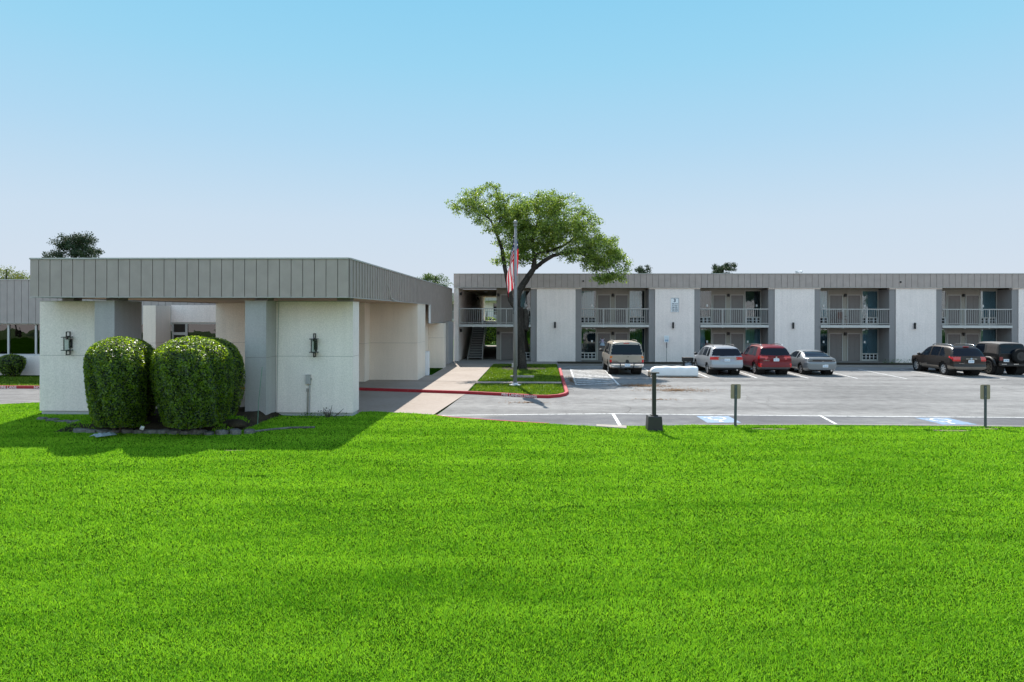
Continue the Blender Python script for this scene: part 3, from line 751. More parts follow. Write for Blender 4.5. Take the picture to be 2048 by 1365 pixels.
# lobby front
pier(-9.10, -8.463, 33.5, 34.5, M['cream'], .12, 4.025, 2.0, 'lobby_wall', False)
pier(-8.46, -6.0, 34.5, 36.9, M['cream'], .12, 4.025, 2.0, 'lobby_wall', False)
pier(-16.45, -14.0, 34.55, 36.2, M['cream'], .12, 4.025, 2.0, 'lobby_wall', False)
pier(-19.65, -19.0, 33.5, 34.9, M['cream'], .10, 3.88, 2.0, 'lobby_wall', False)
MB().box(-18.995, -16.455, 34.95, 35.6, 3.02, 3.92).build('window_header', M['white'], ent)
MB().box(-14.0, -9.1, 36.6, 37.0, .1, 4.0).build('storefront_wall', M['cream'], ent)
MB().box(-13.2, -9.9, 36.5, 36.58, .14, 2.9).build('storefront_glass', M['dark_pane'], ent)
wf = MB()
for xa, xb in ((-18.99, -18.90), (-18.28, -18.16), (-16.56, -16.46)): wf.box(xa, xb, 35.0, 35.12, .1, 3.018)
wf.box(-18.90, -18.28, 35.0, 35.12, 2.93, 3.018).box(-18.16, -16.56, 35.0, 35.12, 2.93, 3.018).box(-18.90, -18.28, 35.0, 35.12, 2.36, 2.50).box(-18.16, -16.56, 35.0, 35.12, .1, .5)
lw_ = wf.build('lobby_window', M['frame'], ent)
MB().box(-18.90, -18.28, 35.05, 35.065, .1, 2.36).box(-18.90, -18.28, 35.05, 35.065, 2.5, 2.93).box(-18.16, -16.56, 35.05, 35.065, .5, 2.93).build('pane', M['dark_pane'], lw_)
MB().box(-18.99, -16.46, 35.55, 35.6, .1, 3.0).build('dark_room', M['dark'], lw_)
# right flank behind the lobby
MB().box(-7.4, -6.62, 36.95, 48.4, -.1, 4.9).build('flank_wall', M['cream'], ent)
pier(-6.61, -5.68, 42.0, 42.95, M['cream'], .0, 2.90, 2.0, 'flank_pier', False)
MB().box(-6.61, -5.87, 45.8, 48.55, -.1, 2.92).build('flank_wall', M['pier_grey'], ent)
MB().box(-6.58, -5.72, 37.4, 42.0, .0, .14).build('planted_strip', M['turf_base'], ent)
MB().box(-6.25, -5.86, 37.15, 37.5, .12, 1.42).build('utility_cabinet', M['sign_white'], ent)
# bent flashing on the side fascia
MB().tube([(-5.93, 27.2, 4.72), (-5.90, 27.4, 4.4), (-5.90, 27.7, 4.12), (-5.88, 28.5, 4.03), (-5.9, 29.6, 4.0)], [.008, .016, .025, .02, .01], 5).build('loose_flashing', M['cap'], ent)
# low wing at the left
wing = thing('side_wing', 'low left wing with deep rosy grey fascia over a band of dark windows', 'building', (0, 0, 0))
fascia_run('fascia', -62, -16.6, 36.25, 2.92, 5.33, .40, wing, M['fascia_left'])
MB().box(-62, -19.7, 36.3, 47, 5.1, 5.25).build('roof', M['roof'], wing)
MB().box(-62, -19.7, 36.3, 36.6, -.1, 1.17).build('sill_wall', M['white'], wing)
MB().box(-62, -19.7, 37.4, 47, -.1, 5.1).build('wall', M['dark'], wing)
wm = MB()
xs = [-28.86 + 1.545 * k for k in range(-20, 6)]
for x in xs: wm.box(x - .05, x + .05, 36.38, 36.5, 1.25, 2.9)
wm.box(-62, -19.7, 36.34, 36.56, 1.172, 1.25).box(-62, -19.7, 36.4, 36.5, 2.85, 2.915)
ww = wm.build('window_band', M['bronze'], wing)
MB().box(-62, -19.7, 36.43, 36.445, 1.25, 2.85).build('pane', M['dark_pane'], ww)
ru = thing('rooftop_unit', 'rusty brown equipment on the low left wing roof', 'rooftop unit', (-27.6, 39.5, 5.25))
MB().box(-1.0, 1.0, -.4, .4, .12, .62).build('casing', simple('rusty_brown', (.20, .085, .05), .8, var=.3, scale=4), ru)
for x in (-.8, .8): MB().box(x - .05, x + .05, -.3, .3, 0, .12).build('foot', M['black'], ru)
rv = thing('roof_vent', 'pale vent box beside the canopy at the left roof edge', 'vent', (-25.7, 39.0, 5.25))
MB().box(-.18, .18, -.18, .18, 0, .9).box(-.22, .22, -.22, .22, .9, .96).build('housing', M['sign_white'], rv)

# lanterns and boxes on the piers
def lantern(x, y, z, label):
    t = thing('lantern', label, 'lantern', (x, y, z), 0, 'black lanterns on the entrance piers')
    m = MB(); w = .028
    def loop(y0, y1, z0, z1):                                  # flat bar loop standing out from the wall
        m.box(-w / 2, w / 2, y0, y0 + w, z0, z1).box(-w / 2, w / 2, y1 - w, y1, z0, z1)
        m.box(-w / 2 + .002, w / 2 - .002, y0 + w, y1 - w, z0, z0 + w).box(-w / 2 + .002, w / 2 - .002, y0 + w, y1 - w, z1 - w, z1)
    loop(-.24, -.03, .225, .40); loop(-.24, -.03, -.40, -.245)
    m.box(-w / 2, w / 2, -.055, -.03, -.244, .224)
    m.build('bracket', M['black'], t)
    MB().box(-.12, .12, -.33, -.06, .20, .224).box(-.12, .12, -.33, -.06, -.244, -.22).build('plate', M['black'], t)
    MB().box(-.06, .06, -.03, 0, -.16, .14).build('wall_plate', M['black'], t)
    v = MB(); v.lathe([(.105, -.219), (.105, .199)], 20, 'z', (0, -.195, 0)); v.f = [f for f in v.f if len(f) == 4]; v.m = v.m[:len(v.f)]
    v.build('glass', M['lamp_glass'], t, True)
    MB().lathe([(.05, .13), (.05, .199)], 12, 'z', (0, -.195, 0)).build('bulb_holder', M['black'], t)
    return t
lantern(-15.85, 22.75, 2.47, 'black glass lantern on the left white pier beside the rounded bushes')
lantern(-7.42, 22.8, 2.43, 'black glass lantern on the right white pier above the meter box')
ub = thing('meter_box', 'pale grey electrical box with conduits on the right white pier', 'electrical box', (-7.66, 22.8, 0))
MB().box(-.08, .08, -.09, 0, 1.12, 1.42).box(-.09, .09, -.1, -.0, 1.421, 1.435).build('box', M['pier_grey'], ub)
MB().box(.081, .11, -.06, -.03, 1.25, 1.32).build('latch', M['alu'], ub)
MB().tube([(.045, -.04, 1.12), (.045, -.04, .72), (.03, -.04, .0)], .022, 8).build('conduit', M['pier_grey'], ub)
MB().tube([(-.02, -.04, .95), (-.04, -.04, -.05)], .022, 8).box(-.06, .0, -.07, -.01, .86, .97).build('conduit', simple('weathered_pipe', (.30, .27, .24)), ub)
MB().tube([(-1.02, -.02, 3.85), (-1.06, -.02, 2.0), (-1.08, -.02, -.02)], .012, 6).tube([(-1.0, -.03, 4.03), (-1.02, -.02, 3.85)], .012, 6).build('cable', M['cap'], ub)

# ------------------------------------------------------------------ lawn: one sheet of real blades
def blades(name, px, py, pz, wid, hgt, mat, seed=0, lean=0.5):
    r = np.random.default_rng(seed); n = len(px)
    a = r.uniform(0, 2 * np.pi, n); b = r.uniform(0, 2 * np.pi, n)
    ln = np.abs(r.normal(0, lean, n)) * hgt
    dx, dy = np.cos(a) * wid / 2, np.sin(a) * wid / 2
    tx, ty = px + np.cos(b) * ln, py + np.sin(b) * ln
    V = np.stack([np.stack([px - dx, py - dy, pz], 1), np.stack([px + dx, py + dy, pz], 1), np.stack([tx, ty, pz + hgt * r.uniform(.65, 1, n)], 1)], 1).reshape(-1, 3)
    F = np.arange(3 * n).reshape(n, 3)
    return np_mesh(name, V, F, mat, attr=np.repeat(r.uniform(0, 1, n), 3))
def vnoise(x, y, s, seed):
    """smooth 2-D value noise"""
    r = np.random.default_rng(seed); g = r.uniform(-1, 1, (64, 64))
    u, v = x / s, y / s; i, j = np.floor(u).astype(int), np.floor(v).astype(int); fu, fv = u - i, v - j
    fu, fv = fu * fu * (3 - 2 * fu), fv * fv * (3 - 2 * fv)
    q = lambda a, b: g[a % 64, b % 64]
    return (q(i, j) * (1 - fu) + q(i + 1, j) * fu) * (1 - fv) + (q(i, j + 1) * (1 - fu) + q(i + 1, j + 1) * fu) * fv
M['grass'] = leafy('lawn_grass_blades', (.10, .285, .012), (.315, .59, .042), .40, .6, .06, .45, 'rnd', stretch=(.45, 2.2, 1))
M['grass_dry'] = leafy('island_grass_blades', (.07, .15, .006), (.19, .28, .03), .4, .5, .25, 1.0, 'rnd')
ex = np.array([p[0] for p in LAWN_EDGE]); ey = np.array([p[1] for p in LAWN_EDGE])
BARE = [(7.1, 20.75, .9, .22), (12.3, 20.7, .9, .25), (13.75, 21.1, .35, .3), (14.9, 20.2, .6, .15), (-7.6, 16.9, .45, .10), (15.8, 19.7, .5, .12), (5.2, 20.9, .7, .15), (-5.9, 14.2, .3, .1), (.7, 12.2, .25, .12)]
PX, PY, PW, PH = [], [], [], []
for y0 in np.arange(4.2, 25.8, .5):
    dens = (4500 + 1700 * max(0, min(1, (12 - y0) / 5))) * (6.5 / max(y0, 6.5)) ** 1.12
    hw = .78 * y0 + 2.2; n = int(dens * 2 * hw * .5)
    x = rng.uniform(-hw - .05 * y0, hw, n); y = rng.uniform(y0, y0 + .5, n)
    sc_ = max(y0, 6.5) / 6.5
    PX.append(x); PY.append(y); PW.append(rng.uniform(.7, 1.3, n) * .0076 * sc_ ** .9); PH.append(rng.uniform(.024, .050, n) * sc_ ** .15)
PX, PY, PW, PH = map(np.concatenate, (PX, PY, PW, PH))
ok = PY < np.interp(PX, ex, ey) - .06 + .07 * vnoise(PX, PY, .35, 5)
ok &= ~((PX > -13.75) & (PX < -8.95) & (PY > 19.18 + .06 * vnoise(PX, PY, .6, 8)))      # soil bed under the bushes
for bx_, by_, rx_, ry_ in BARE:
    d = ((PX - bx_) / rx_) ** 2 + ((PY - by_) / ry_) ** 2 + .5 * vnoise(PX, PY, .12, 9)
    ok &= ~((d < 1) & (rng.uniform(0, 1, len(PX)) < .8))
thin = vnoise(PX, PY, 1.7, 3) * .5 + vnoise(PX, PY, .5, 4) * .5
ok &= rng.uniform(0, 1, len(PX)) < np.clip(.93 + .28 * thin, .6, 1)
PH = PH * (1 + .22 * vnoise(PX, PY, .22, 6) + .12 * vnoise(PX, PY, 1.1, 7))
lawn = blades('lawn_grass', PX[ok], PY[ok], np.full(ok.sum(), .05), PW[ok], PH[ok], M['grass'], 2, .75)
lawn['kind'] = 'stuff'; tag(lawn, 'wide bright green mown lawn in the foreground', 'grass')
for k, (bx_, by_, rx_, ry_) in enumerate(BARE[:5]):
    gsheet('bare_patch', blob(bx_, by_, rx_ * .55, ry_ * .6, k), .054, ground_mat('bare_earth', [(.09, .09, .04), (.14, .13, .065), (.19, .17, .10)], [(4, .5), (40, .5)]))
def grass_fill(name, poly_test, x0, x1, y0, y1, dens, z, w, h, mat, label, seed):
    r = np.random.default_rng(seed); n = int(dens * (x1 - x0) * (y1 - y0))
    x, y = r.uniform(x0, x1, n), r.uniform(y0, y1, n); k = poly_test(x, y); x, y = x[k], y[k]
    o = blades(name, x, y, np.full(len(x), z), r.uniform(.7, 1.3, len(x)) * w, r.uniform(.5, 1, len(x)) * h, mat, seed, .7)
    o['kind'] = 'stuff'; return tag(o, label, 'grass')
def island_ok(x, y):
    front = np.interp(x, [-2.9, -1.5, 0.17, 1.0, 1.3], [29.85, 29.35, 28.6, 29.05, 29.9])
    path = (y > 32.95) & (y < 34.0)
    rt = ((x + .9) / 1.6) ** 2 + ((y - 42.6) / 1.7) ** 2 + .4 * vnoise(x, y, .4, 12) < 1
    worn = (x > .1) & (y > 38.5) & (vnoise(x, y, .8, 13) > .1)
    return (y > front) & (x < np.interp(y, [29, 46], [1.22, 1.38])) & (x > -2.84) & ~path & ~(rt & (np.random.default_rng(5).uniform(0, 1, len(x)) < .9)) & ~(worn & (np.random.default_rng(6).uniform(0, 1, len(x)) < .6))
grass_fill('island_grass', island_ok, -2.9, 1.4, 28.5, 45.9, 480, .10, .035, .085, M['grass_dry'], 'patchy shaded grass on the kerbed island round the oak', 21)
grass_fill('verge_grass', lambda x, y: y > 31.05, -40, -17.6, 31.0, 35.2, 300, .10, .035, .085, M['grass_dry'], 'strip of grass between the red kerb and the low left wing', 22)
gsheet('tree_soil', blob(-.95, 42.5, 1.5, 1.7, 3), .106, M['soil'])
gx, gy = np.meshgrid(np.linspace(-14.0, -8.5, 45), np.linspace(19.12, 22.9, 32), indexing='ij')
edge_ = np.minimum.reduce([(gy - 19.12) / .45, (gx + 14.0) / .5, (-8.5 - gx) / .5]); edge_ = np.clip(edge_, 0, 1); edge_ = edge_ * edge_ * (3 - 2 * edge_)
gz = .03 + edge_ * (.24 + .06 * vnoise(gx, gy, .7, 31) + .03 * vnoise(gx, gy, .2, 32))
gi, gj = np.meshgrid(np.arange(44), np.arange(31), indexing='ij')
struct(np_mesh('bed_soil', np.stack([gx, gy, gz], -1).reshape(-1, 3), np.stack([gi * 32 + gj, (gi + 1) * 32 + gj, (gi + 1) * 32 + gj + 1, gi * 32 + gj + 1], -1).reshape(-1, 4), M['soil'], None, True))

r_ = np.random.default_rng(44); bx_ = r_.uniform(-13.9, -8.6, 9000); by_ = r_.uniform(19.2, 21.6, 9000)
k_ = (vnoise(bx_, by_, .5, 33) > .15 - .5 * (bx_ < -12.2) + .25 * ((bx_ > -12) & (bx_ < -9.3)))
bx_, by_ = bx_[k_], by_[k_]
e_ = np.clip(np.minimum.reduce([(by_ - 19.12) / .45, (bx_ + 14.0) / .5, (-8.5 - bx_) / .5]), 0, 1); e_ = e_ * e_ * (3 - 2 * e_)
bg_ = blades('bed_grass', bx_, by_, .025 + e_ * (.24 + .06 * vnoise(bx_, by_, .7, 31) + .03 * vnoise(bx_, by_, .2, 32)), r_.uniform(.02, .03, len(bx_)), r_.uniform(.04, .10, len(bx_)), M['grass'], 45, .7)
bg_['kind'] = 'stuff'; tag(bg_, 'thin dark grass in the soil bed under the rounded bushes', 'grass')

# ------------------------------------------------------------------ leaves, bushes, trees
def leaf_mesh(name, C, N, size, mat, parent, seed, flat=0.0, asp=.55):
    """diamond leaf cards with a centre fold; C positions, N outward directions"""
    r = np.random.default_rng(seed); n = len(C)
    nn = N + r.normal(0, 1, (n, 3)) * (1 - flat); nn /= np.linalg.norm(nn, axis=1, keepdims=True) + 1e-9
    t = np.cross(nn, r.normal(0, 1, (n, 3))); t /= np.linalg.norm(t, axis=1, keepdims=True) + 1e-9
    b = np.cross(nn, t); s = size * r.uniform(.65, 1.3, (n, 1))
    V = np.stack([C - t * s * .5, C + b * s * asp * .5 + nn * s * .08, C + t * s * .5, C - b * s * asp * .5 + nn * s * .08], 1).reshape(-1, 3)
    return np_mesh(name, V, np.arange(4 * n).reshape(n, 4), mat, parent, False, np.repeat(r.uniform(0, 1, n), 4))
def sphere_dirs(n, r):
    v = r.normal(0, 1, (n, 3)); return v / np.linalg.norm(v, axis=1, keepdims=True)
M['bush'] = leafy('glossy_bush_leaves', (.008, .027, .003), (.125, .215, .014), .46, .36, .8, 3.0, 'rnd', (4.7, 3.8, .6))
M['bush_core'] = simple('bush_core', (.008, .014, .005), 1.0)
M['twig'] = simple('twig_bark', (.07, .055, .04), .9)
def bush(name, label, c, rx, ry, h, n, seed, leaf=.063, base=.62, z0=.05, group=None, rz=0.0, th=.62, ex=2.3):
    """barrel clipped bush: widest at two thirds of the height, domed top, narrower foot"""
    r = np.random.default_rng(seed)
    t = thing(name, label, 'bush', c, rz, group)
    def prof(v):                                   # radius factor against height 0..1
        return np.where(v < th, base + (1 - base) * np.sin(np.clip(v / th, 0, 1) * np.pi / 2) ** .9, np.sqrt(np.clip(1 - np.clip((v - th) / (1 - th), 0, 1) ** ex, 0, 1)))
    lump = lambda a, v, k: 1 + .055 * np.sin(3 * a + k) * np.sin(4 * v + k) + .04 * np.sin(7 * a + 2 * k + 5 * v) + .03 * np.sin(13 * a + 9 * v)
    v = np.clip(1 - r.uniform(0, 1, n * 3) ** 1.35, .03, 1); a = r.uniform(0, 2 * np.pi, n * 3)
    k = r.uniform(0, 1, n * 3) < (prof(v) * .8 + .25); v, a = v[k][:n], a[k][:n]; n = len(v)
    dep = 1 - np.abs(r.normal(0, .055, n)); rr = prof(v) * lump(a, v, seed) * dep
    P = np.stack([rx * rr * np.cos(a), ry * rr * np.sin(a), z0 + h * v * (1 - .5 * (1 - dep))], 1)
    e = .03; dp = (prof(np.clip(v + e, 0, 1)) - prof(np.clip(v - e, 0, 1))) / (2 * e * h)
    N = np.stack([np.cos(a) / rx, np.sin(a) / ry, -dp / rx * 1.0 + 0 * a], 1); N /= np.linalg.norm(N, axis=1, keepdims=True)
    leaf_mesh('foliage', P, N * 1.0, leaf, M['bush'], t, seed, .35)
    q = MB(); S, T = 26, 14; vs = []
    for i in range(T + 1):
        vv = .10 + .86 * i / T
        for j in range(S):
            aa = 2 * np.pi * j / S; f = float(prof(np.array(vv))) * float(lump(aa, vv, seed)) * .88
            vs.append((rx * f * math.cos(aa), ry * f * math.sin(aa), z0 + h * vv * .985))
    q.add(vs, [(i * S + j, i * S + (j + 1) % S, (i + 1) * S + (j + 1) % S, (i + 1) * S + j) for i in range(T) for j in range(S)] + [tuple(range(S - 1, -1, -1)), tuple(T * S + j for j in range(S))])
    q.build('shade_core', M['bush_core'], t)  # solid dark core added to block light and shade the inside
    s_ = MB()
    for j in range(7):
        aa = j * .9 + seed; s_.tube([(math.cos(aa) * .12, math.sin(aa) * .12, -.05), (math.cos(aa) * rx * .35, math.sin(aa) * ry * .35, h * .35)], [.035, .02], 6)
    s_.build('stem', M['twig'], t)
    return t
BG = 'clipped bushes before the canopy'
bush('rounded_bush', 'sunlit rounded bush nearest the left pier, at the left end of the bed', (-12.0, 19.3, 0), .88, 1.5, 2.52, 36000, 3, base=.72, z0=.30, group=BG, rz=R(32), th=.66, ex=2.6)
bush('rounded_bush', 'broad sunlit rounded bush in front, before the canopy opening', (-9.83, 19.3, 0), 1.06, 1.5, 2.54, 42000, 4, base=.72, z0=.30, group=BG, rz=R(27), th=.66, ex=2.6)
bush('rounded_bush', 'dark rounded bush under the roof edge behind the left sunlit bush', (-12.7, 21.0, 0), .86, .85, 2.66, 18000, 13, base=.62, group=BG)
bush('rounded_bush', 'dark rounded bush under the roof edge behind the broad sunlit bush', (-10.13, 21.0, 0), .98, .9, 2.70, 20000, 14, base=.62, group=BG)
bush('small_shrub', 'small dark round shrub under the left wing windows', (-27.9, 35.4, .1), .66, .6, 1.15, 2600, 5, .085, .5)
bush('small_shrub', 'dark shrub at the left edge of the photo by the left wing', (-30.0, 35.4, .1), .66, .6, 1.2, 2600, 6, .085, .5)
bush('courtyard_bush', 'sunlit bush in the courtyard seen under the breezeway', (-5.6, 78, 0), 1.6, 1.6, 3.1, 4500, 7, .2, .7)
bush('courtyard_bush', 'dark rounded bush by the far courtyard wall', (-3.6, 92, 0), 1.6, 1.5, 2.6, 1500, 8, .2, .7)

M['oak'] = leafy('oak_leaves', (.07, .13, .022), (.30, .41, .09), .48, .4, .35, 1.1, 'rnd')
def limb(mb, pts, rad, seg=9, wob=0.0, seed=0):
    r = random.Random(seed); P, Q = [], []
    for i in range(len(pts) - 1):                  # Catmull-Rom between the given points
        p0, p1, p2, p3 = [Vector(pts[max(0, min(len(pts) - 1, i + d))]) for d in (-1, 0, 1, 2)]
        for k in range(5):
            t = k / 5
            P.append(.5 * ((2 * p1) + (p2 - p0) * t + (2 * p0 - 5 * p1 + 4 * p2 - p3) * t * t + (3 * p1 - p0 - 3 * p2 + p3) * t ** 3) + Vector((r.gauss(0, wob), r.gauss(0, wob), r.gauss(0, wob))))
            Q.append(rad[i] * (1 - t) + rad[i + 1] * t)
    P.append(Vector(pts[-1])); Q.append(rad[-1])
    mb.tube(P, Q, seg); return P
def crown_tree(name, label, trunk, lobes, n_tips, per, leaf, mat, loc, seed, tip_r=.42, hold=None, cat='tree', group=None, twigs=True, flat=.1):
    """trunk: list of (points, radii); lobes: (centre, radii, weight). Twigs run from limbs to tips spread through the lobes"""
    r = np.random.default_rng(seed); t = thing(name, label, cat, loc, 0, group)
    mb = MB(); nodes = []
    for i, (p, q) in enumerate(trunk):
        P = limb(mb, p, q, 10 if i == 0 else 7, .012, seed + i)
        nodes += [(v, 0) for v in P[len(P) // 3:]]
    ND = np.array([list(v) for v, _ in nodes])
    tips, wts = [], np.array([l[2] for l in lobes], float); wts /= wts.sum()
    for (c, rad, w), f in zip(lobes, wts):
        m = max(3, int(n_tips * f)); d = sphere_dirs(m, r) * (r.uniform(.25, 1, (m, 1)) ** .45 + (r.uniform(0, 1, (m, 1)) < .14) * r.uniform(.05, .24, (m, 1)))
        tips.append(np.array(c) + d * np.array(rad))
    T = np.concatenate(tips)
    for p in (T if twigs else []):
        d = np.linalg.norm(ND - p, axis=1) + .6 * np.maximum(0, ND[:, 2] - p[2])
        j = int(d.argmin()); a = Vector(ND[j]); b = Vector(p); L = (b - a).length
        if L > .15:
            m_ = a.lerp(b, .5) + Vector((r.normal(0, .1), r.normal(0, .1), r.normal(.12, .08))) * L * .5
            mb.tube([a, m_, b], [.012 + .010 * L, .010 + .004 * L, .006], 4, caps=False)
            ND = np.vstack([ND, [list(m_)], [list(b)]])
    mb.build('trunk', M['bark'], t, True)
    k = len(T); dens = r.uniform(.35, 1.5, k)
    cnt = np.maximum(3, (per * dens).astype(int)); idx = np.repeat(np.arange(k), cnt)
    off = sphere_dirs(len(idx), r) * (r.uniform(0, 1, (len(idx), 1)) ** .5) * tip_r * np.array([1.15, 1.15, .75])
    C = T[idx] + off
    leaf_mesh('crown', C, off / tip_r + np.array([0, 0, .5]), leaf, mat, t, seed + 3, flat)
    return t
# the oak on the island; skeleton in metres round the trunk foot
ZS = .03205
def tp(zx, zy, dy=0.0):     # oak drawn in its own elevation: x right, z up, from the trunk foot
    return ((zx - 520) * .3223 * ZS * 1.0, dy, (1232 - zy) * .3223 * ZS)
trunk = [([tp(520, 1262), tp(520, 1225), tp(514, 1100), tp(512, 960), tp(508, 860)], [.62, .47, .40, .38, .36]),
         ([tp(500, 900), tp(496, 820), tp(512, 762), tp(556, 690), tp(596, 628), tp(602, 560), tp(594, 470), tp(610, 380), tp(640, 300)], [.34, .29, .27, .24, .20, .15, .12, .09, .05]),
         ([tp(588, 640), tp(610, 625), tp(655, 590), tp(738, 545), tp(850, 535, -.3), tp(950, 575, -.5), tp(1040, 640, -.6)], [.18, .17, .155, .135, .11, .08, .04]),
         ([tp(602, 560), tp(640, 530), tp(705, 515, .4), tp(790, 480, .7), tp(860, 420, .9)], [.13, .12, .11, .08, .05]),
         ([tp(506, 870), tp(462, 820, -.1), tp(446, 720, -.15), tp(426, 620, -.2), tp(408, 520, -.2), tp(372, 410, -.3), tp(330, 330, -.3), tp(230, 270, -.3)], [.24, .20, .17, .15, .13, .10, .07, .03]),
         ([tp(372, 410, -.3), tp(400, 300, .2), tp(380, 200, .4)], [.09, .06, .03]),
         ([tp(594, 470), tp(540, 380, .5), tp(500, 290, .8)], [.08, .06, .03]),
         ([tp(548, 1000), tp(556, 930), tp(545, 870)], [.26, .21, .15])]
trunk = [(p, [q * .86 for q in r]) for p, r in trunk]
lobes = [(tp(310, 215), (1.55, 1.5, 1.05), 9), (tp(180, 255), (.95, .9, .55), 3), (tp(345, 320, -.2), (1.25, 1.3, 1.0), 6), (tp(420, 420, -.2), (.8, 1.0, .9), 4), (tp(420, 570, -.3), (.6, .6, .55), 2),
         (tp(480, 260, .4), (1.0, 1.3, .9), 4), (tp(600, 300, .3), (1.5, 1.9, 1.35), 12), (tp(690, 240, .2), (1.2, 1.5, .85), 7), (tp(780, 300, 0), (1.5, 1.9, 1.2), 11), (tp(620, 430, .4), (1.5, 1.7, .9), 9),
         (tp(800, 430, .2), (1.6, 1.9, .95), 10), (tp(920, 420, -.3), (1.25, 1.6, 1.2), 9), (tp(1010, 530, -.4), (1.2, 1.4, 1.05), 9), (tp(1080, 610, -.5), (.85, 1.1, 1.05), 8), (tp(960, 600, -.4), (.75, .9, .55), 4),
         (tp(1010, 680, -.5), (.6, .6, .4), 2), (tp(540, 560, .2), (.8, .9, .6), 3), (tp(500, 330, .2), (1.0, 1.4, .9), 7), (tp(530, 440, .3), (.9, 1.2, .8), 6), (tp(480, 520, .1), (.7, 1.0, .6), 4), (tp(620, 520, .3), (.9, 1.2, .6), 4), (tp(700, 380, .1), (1.4, 1.7, 1.0), 6), (tp(860, 545, -.2), (1.1, 1.2, .5), 4), (tp(720, 480, .3), (1.1, 1.3, .45), 3)]
crown_tree('oak_tree', 'large leaning oak with a spreading crown behind the flagpole', trunk, lobes, 1350, 52, .118, M['oak'], (-.96, 42.6, .08), 31, .33)

def far_tree(name, label, loc, h, w, mat, seed, n=240, per=40, leaf=.2, kind='round', group='trees behind the buildings'):
    r = random.Random(seed); tr = [([(0, 0, -.2), (.1, 0, h * .3), (-.1, .1, h * .6), (.1, 0, h * .9)], [h * .028, h * .02, h * .014, .04])]
    lb = []
    if kind == 'round':
        for k in range(9):
            a = r.uniform(0, 6.28); q = r.uniform(.2, .62) * w / 2
            lb.append(((math.cos(a) * q, math.sin(a) * q, h * r.uniform(.52, .86)), (w * .24, w * .24, h * .13), 1))
    else:                                          # pine: flat plates of needles at several heights
        for k in range(9):
            a = k * 2.4 + r.uniform(-.4, .4); q = r.uniform(.25, .72) * w / 2; zz = h * (.60 + .37 * k / 8)
            lb.append(((math.cos(a) * q, math.sin(a) * q, zz), (w * .26, w * .25, h * .055), 1))
            tr.append(([(0, 0, zz - h * .06), (math.cos(a) * q * .5, math.sin(a) * q * .5, zz - h * .02), (math.cos(a) * q, math.sin(a) * q, zz)], [h * .012, h * .009, .03]))
        lb.append(((0, 0, h * .96), (w * .28, w * .26, h * .05), 1.4)); lb.append(((0, 0, h * .84), (w * .4, w * .36, h * .08), 2))
    return crown_tree(name, label, tr, lb, n, per, leaf, mat, loc, seed, w * .05 + .25, group=group, twigs=True)
M['pine'] = leafy('pine_needles', (.018, .036, .018), (.045, .075, .035), .2, .6, .3, .8, 'rnd')
M['pale_leaf'] = leafy('pale_tree_leaves', (.10, .14, .045), (.20, .23, .09), .4, .5, .3, .8, 'rnd')
M['mid_leaf'] = leafy('mid_tree_leaves', (.05, .09, .025), (.11, .17, .05), .4, .5, .3, .8, 'rnd')
far_tree('pine_tree', 'tall dark pine rising behind the left end of the canopy roof', (-74, 107, 0), 15.9, 8.6, M['pine'], 41, 260, 60, .26, 'pine')
far_tree('broadleaf_tree', 'pale yellow green tree behind the low left wing', (-52.6, 66, 0), 8.7, 6.5, M['pale_leaf'], 42, 260, 40, .17)
far_tree('broadleaf_tree', 'leafy green tree in the notch between canopy roof and motel', (-11.6, 78, 0), 8.7, 4.2, M['mid_leaf'], 43, 200, 44, .17)
far_tree('pine_tree', 'small dark pine showing over the motel roof right of the oak', (34.4, 128, 0), 12.6, 5.6, M['pine'], 44, 150, 60, .26, 'pine')
far_tree('pine_tree', 'tip of a pine over the motel roof beside the oak crown', (19.8, 128, 0), 12.2, 4.6, M['pine'], 45, 110, 50, .26, 'pine')

# ------------------------------------------------------------------ cars
def paint(name, col, metal=.25, rough=.34):
    m = simple(name, col, rough, metal * .5, .28, .18, var=.03, scale=3); return m
M['glass_car'] = simple('tinted_car_glass', (.005, .009, .016), .04, 0, .2, .0, var=.0)
M['tyre'] = simple('tyre_rubber', (.012, .012, .0125), .9, 0, .2, var=.15, scale=20)
M['rim'] = simple('alloy_rim', (.55, .55, .56), .3, .7)
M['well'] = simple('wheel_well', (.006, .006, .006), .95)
M['lamp_red'] = simple('red_lamp', (.50, .008, .012), .15, 0, .6, .6)
M['lamp_amber'] = simple('amber_lamp', (.60, .16, .02), .15, 0, .6, .6)
M['lamp_clear'] = simple('clear_lamp', (.60, .60, .60), .15, 0, .6, .6)
M['chrome'] = simple('chrome', (.66, .66, .66), .14, .9)
M['trim'] = simple('black_trim', (.018, .018, .019), .55)
M['plate'] = simple('plate_white', (.72, .75, .80), .5)

def lerp_table(tab, y):
    xs = np.array([t[0] for t in tab]); vs = np.array([t[1] for t in tab])
    # smooth monotone interpolation
    i = np.clip(np.searchsorted(xs, y) - 1, 0, len(xs) - 2); u = np.clip((y - xs[i]) / (xs[i + 1] - xs[i]), 0, 1)
    d = np.gradient(vs, xs); h = xs[i + 1] - xs[i]; dl = (vs[i + 1] - vs[i]) / h
    d0, d1 = np.clip(d[i], -3 * abs(dl), 3 * abs(dl)), np.clip(d[i + 1], -3 * abs(dl), 3 * abs(dl))
    return (2 * u**3 - 3 * u**2 + 1) * vs[i] + (u**3 - 2 * u**2 + u) * h * d0 + (-2 * u**3 + 3 * u**2) * vs[i + 1] + (u**3 - u**2) * h * d1

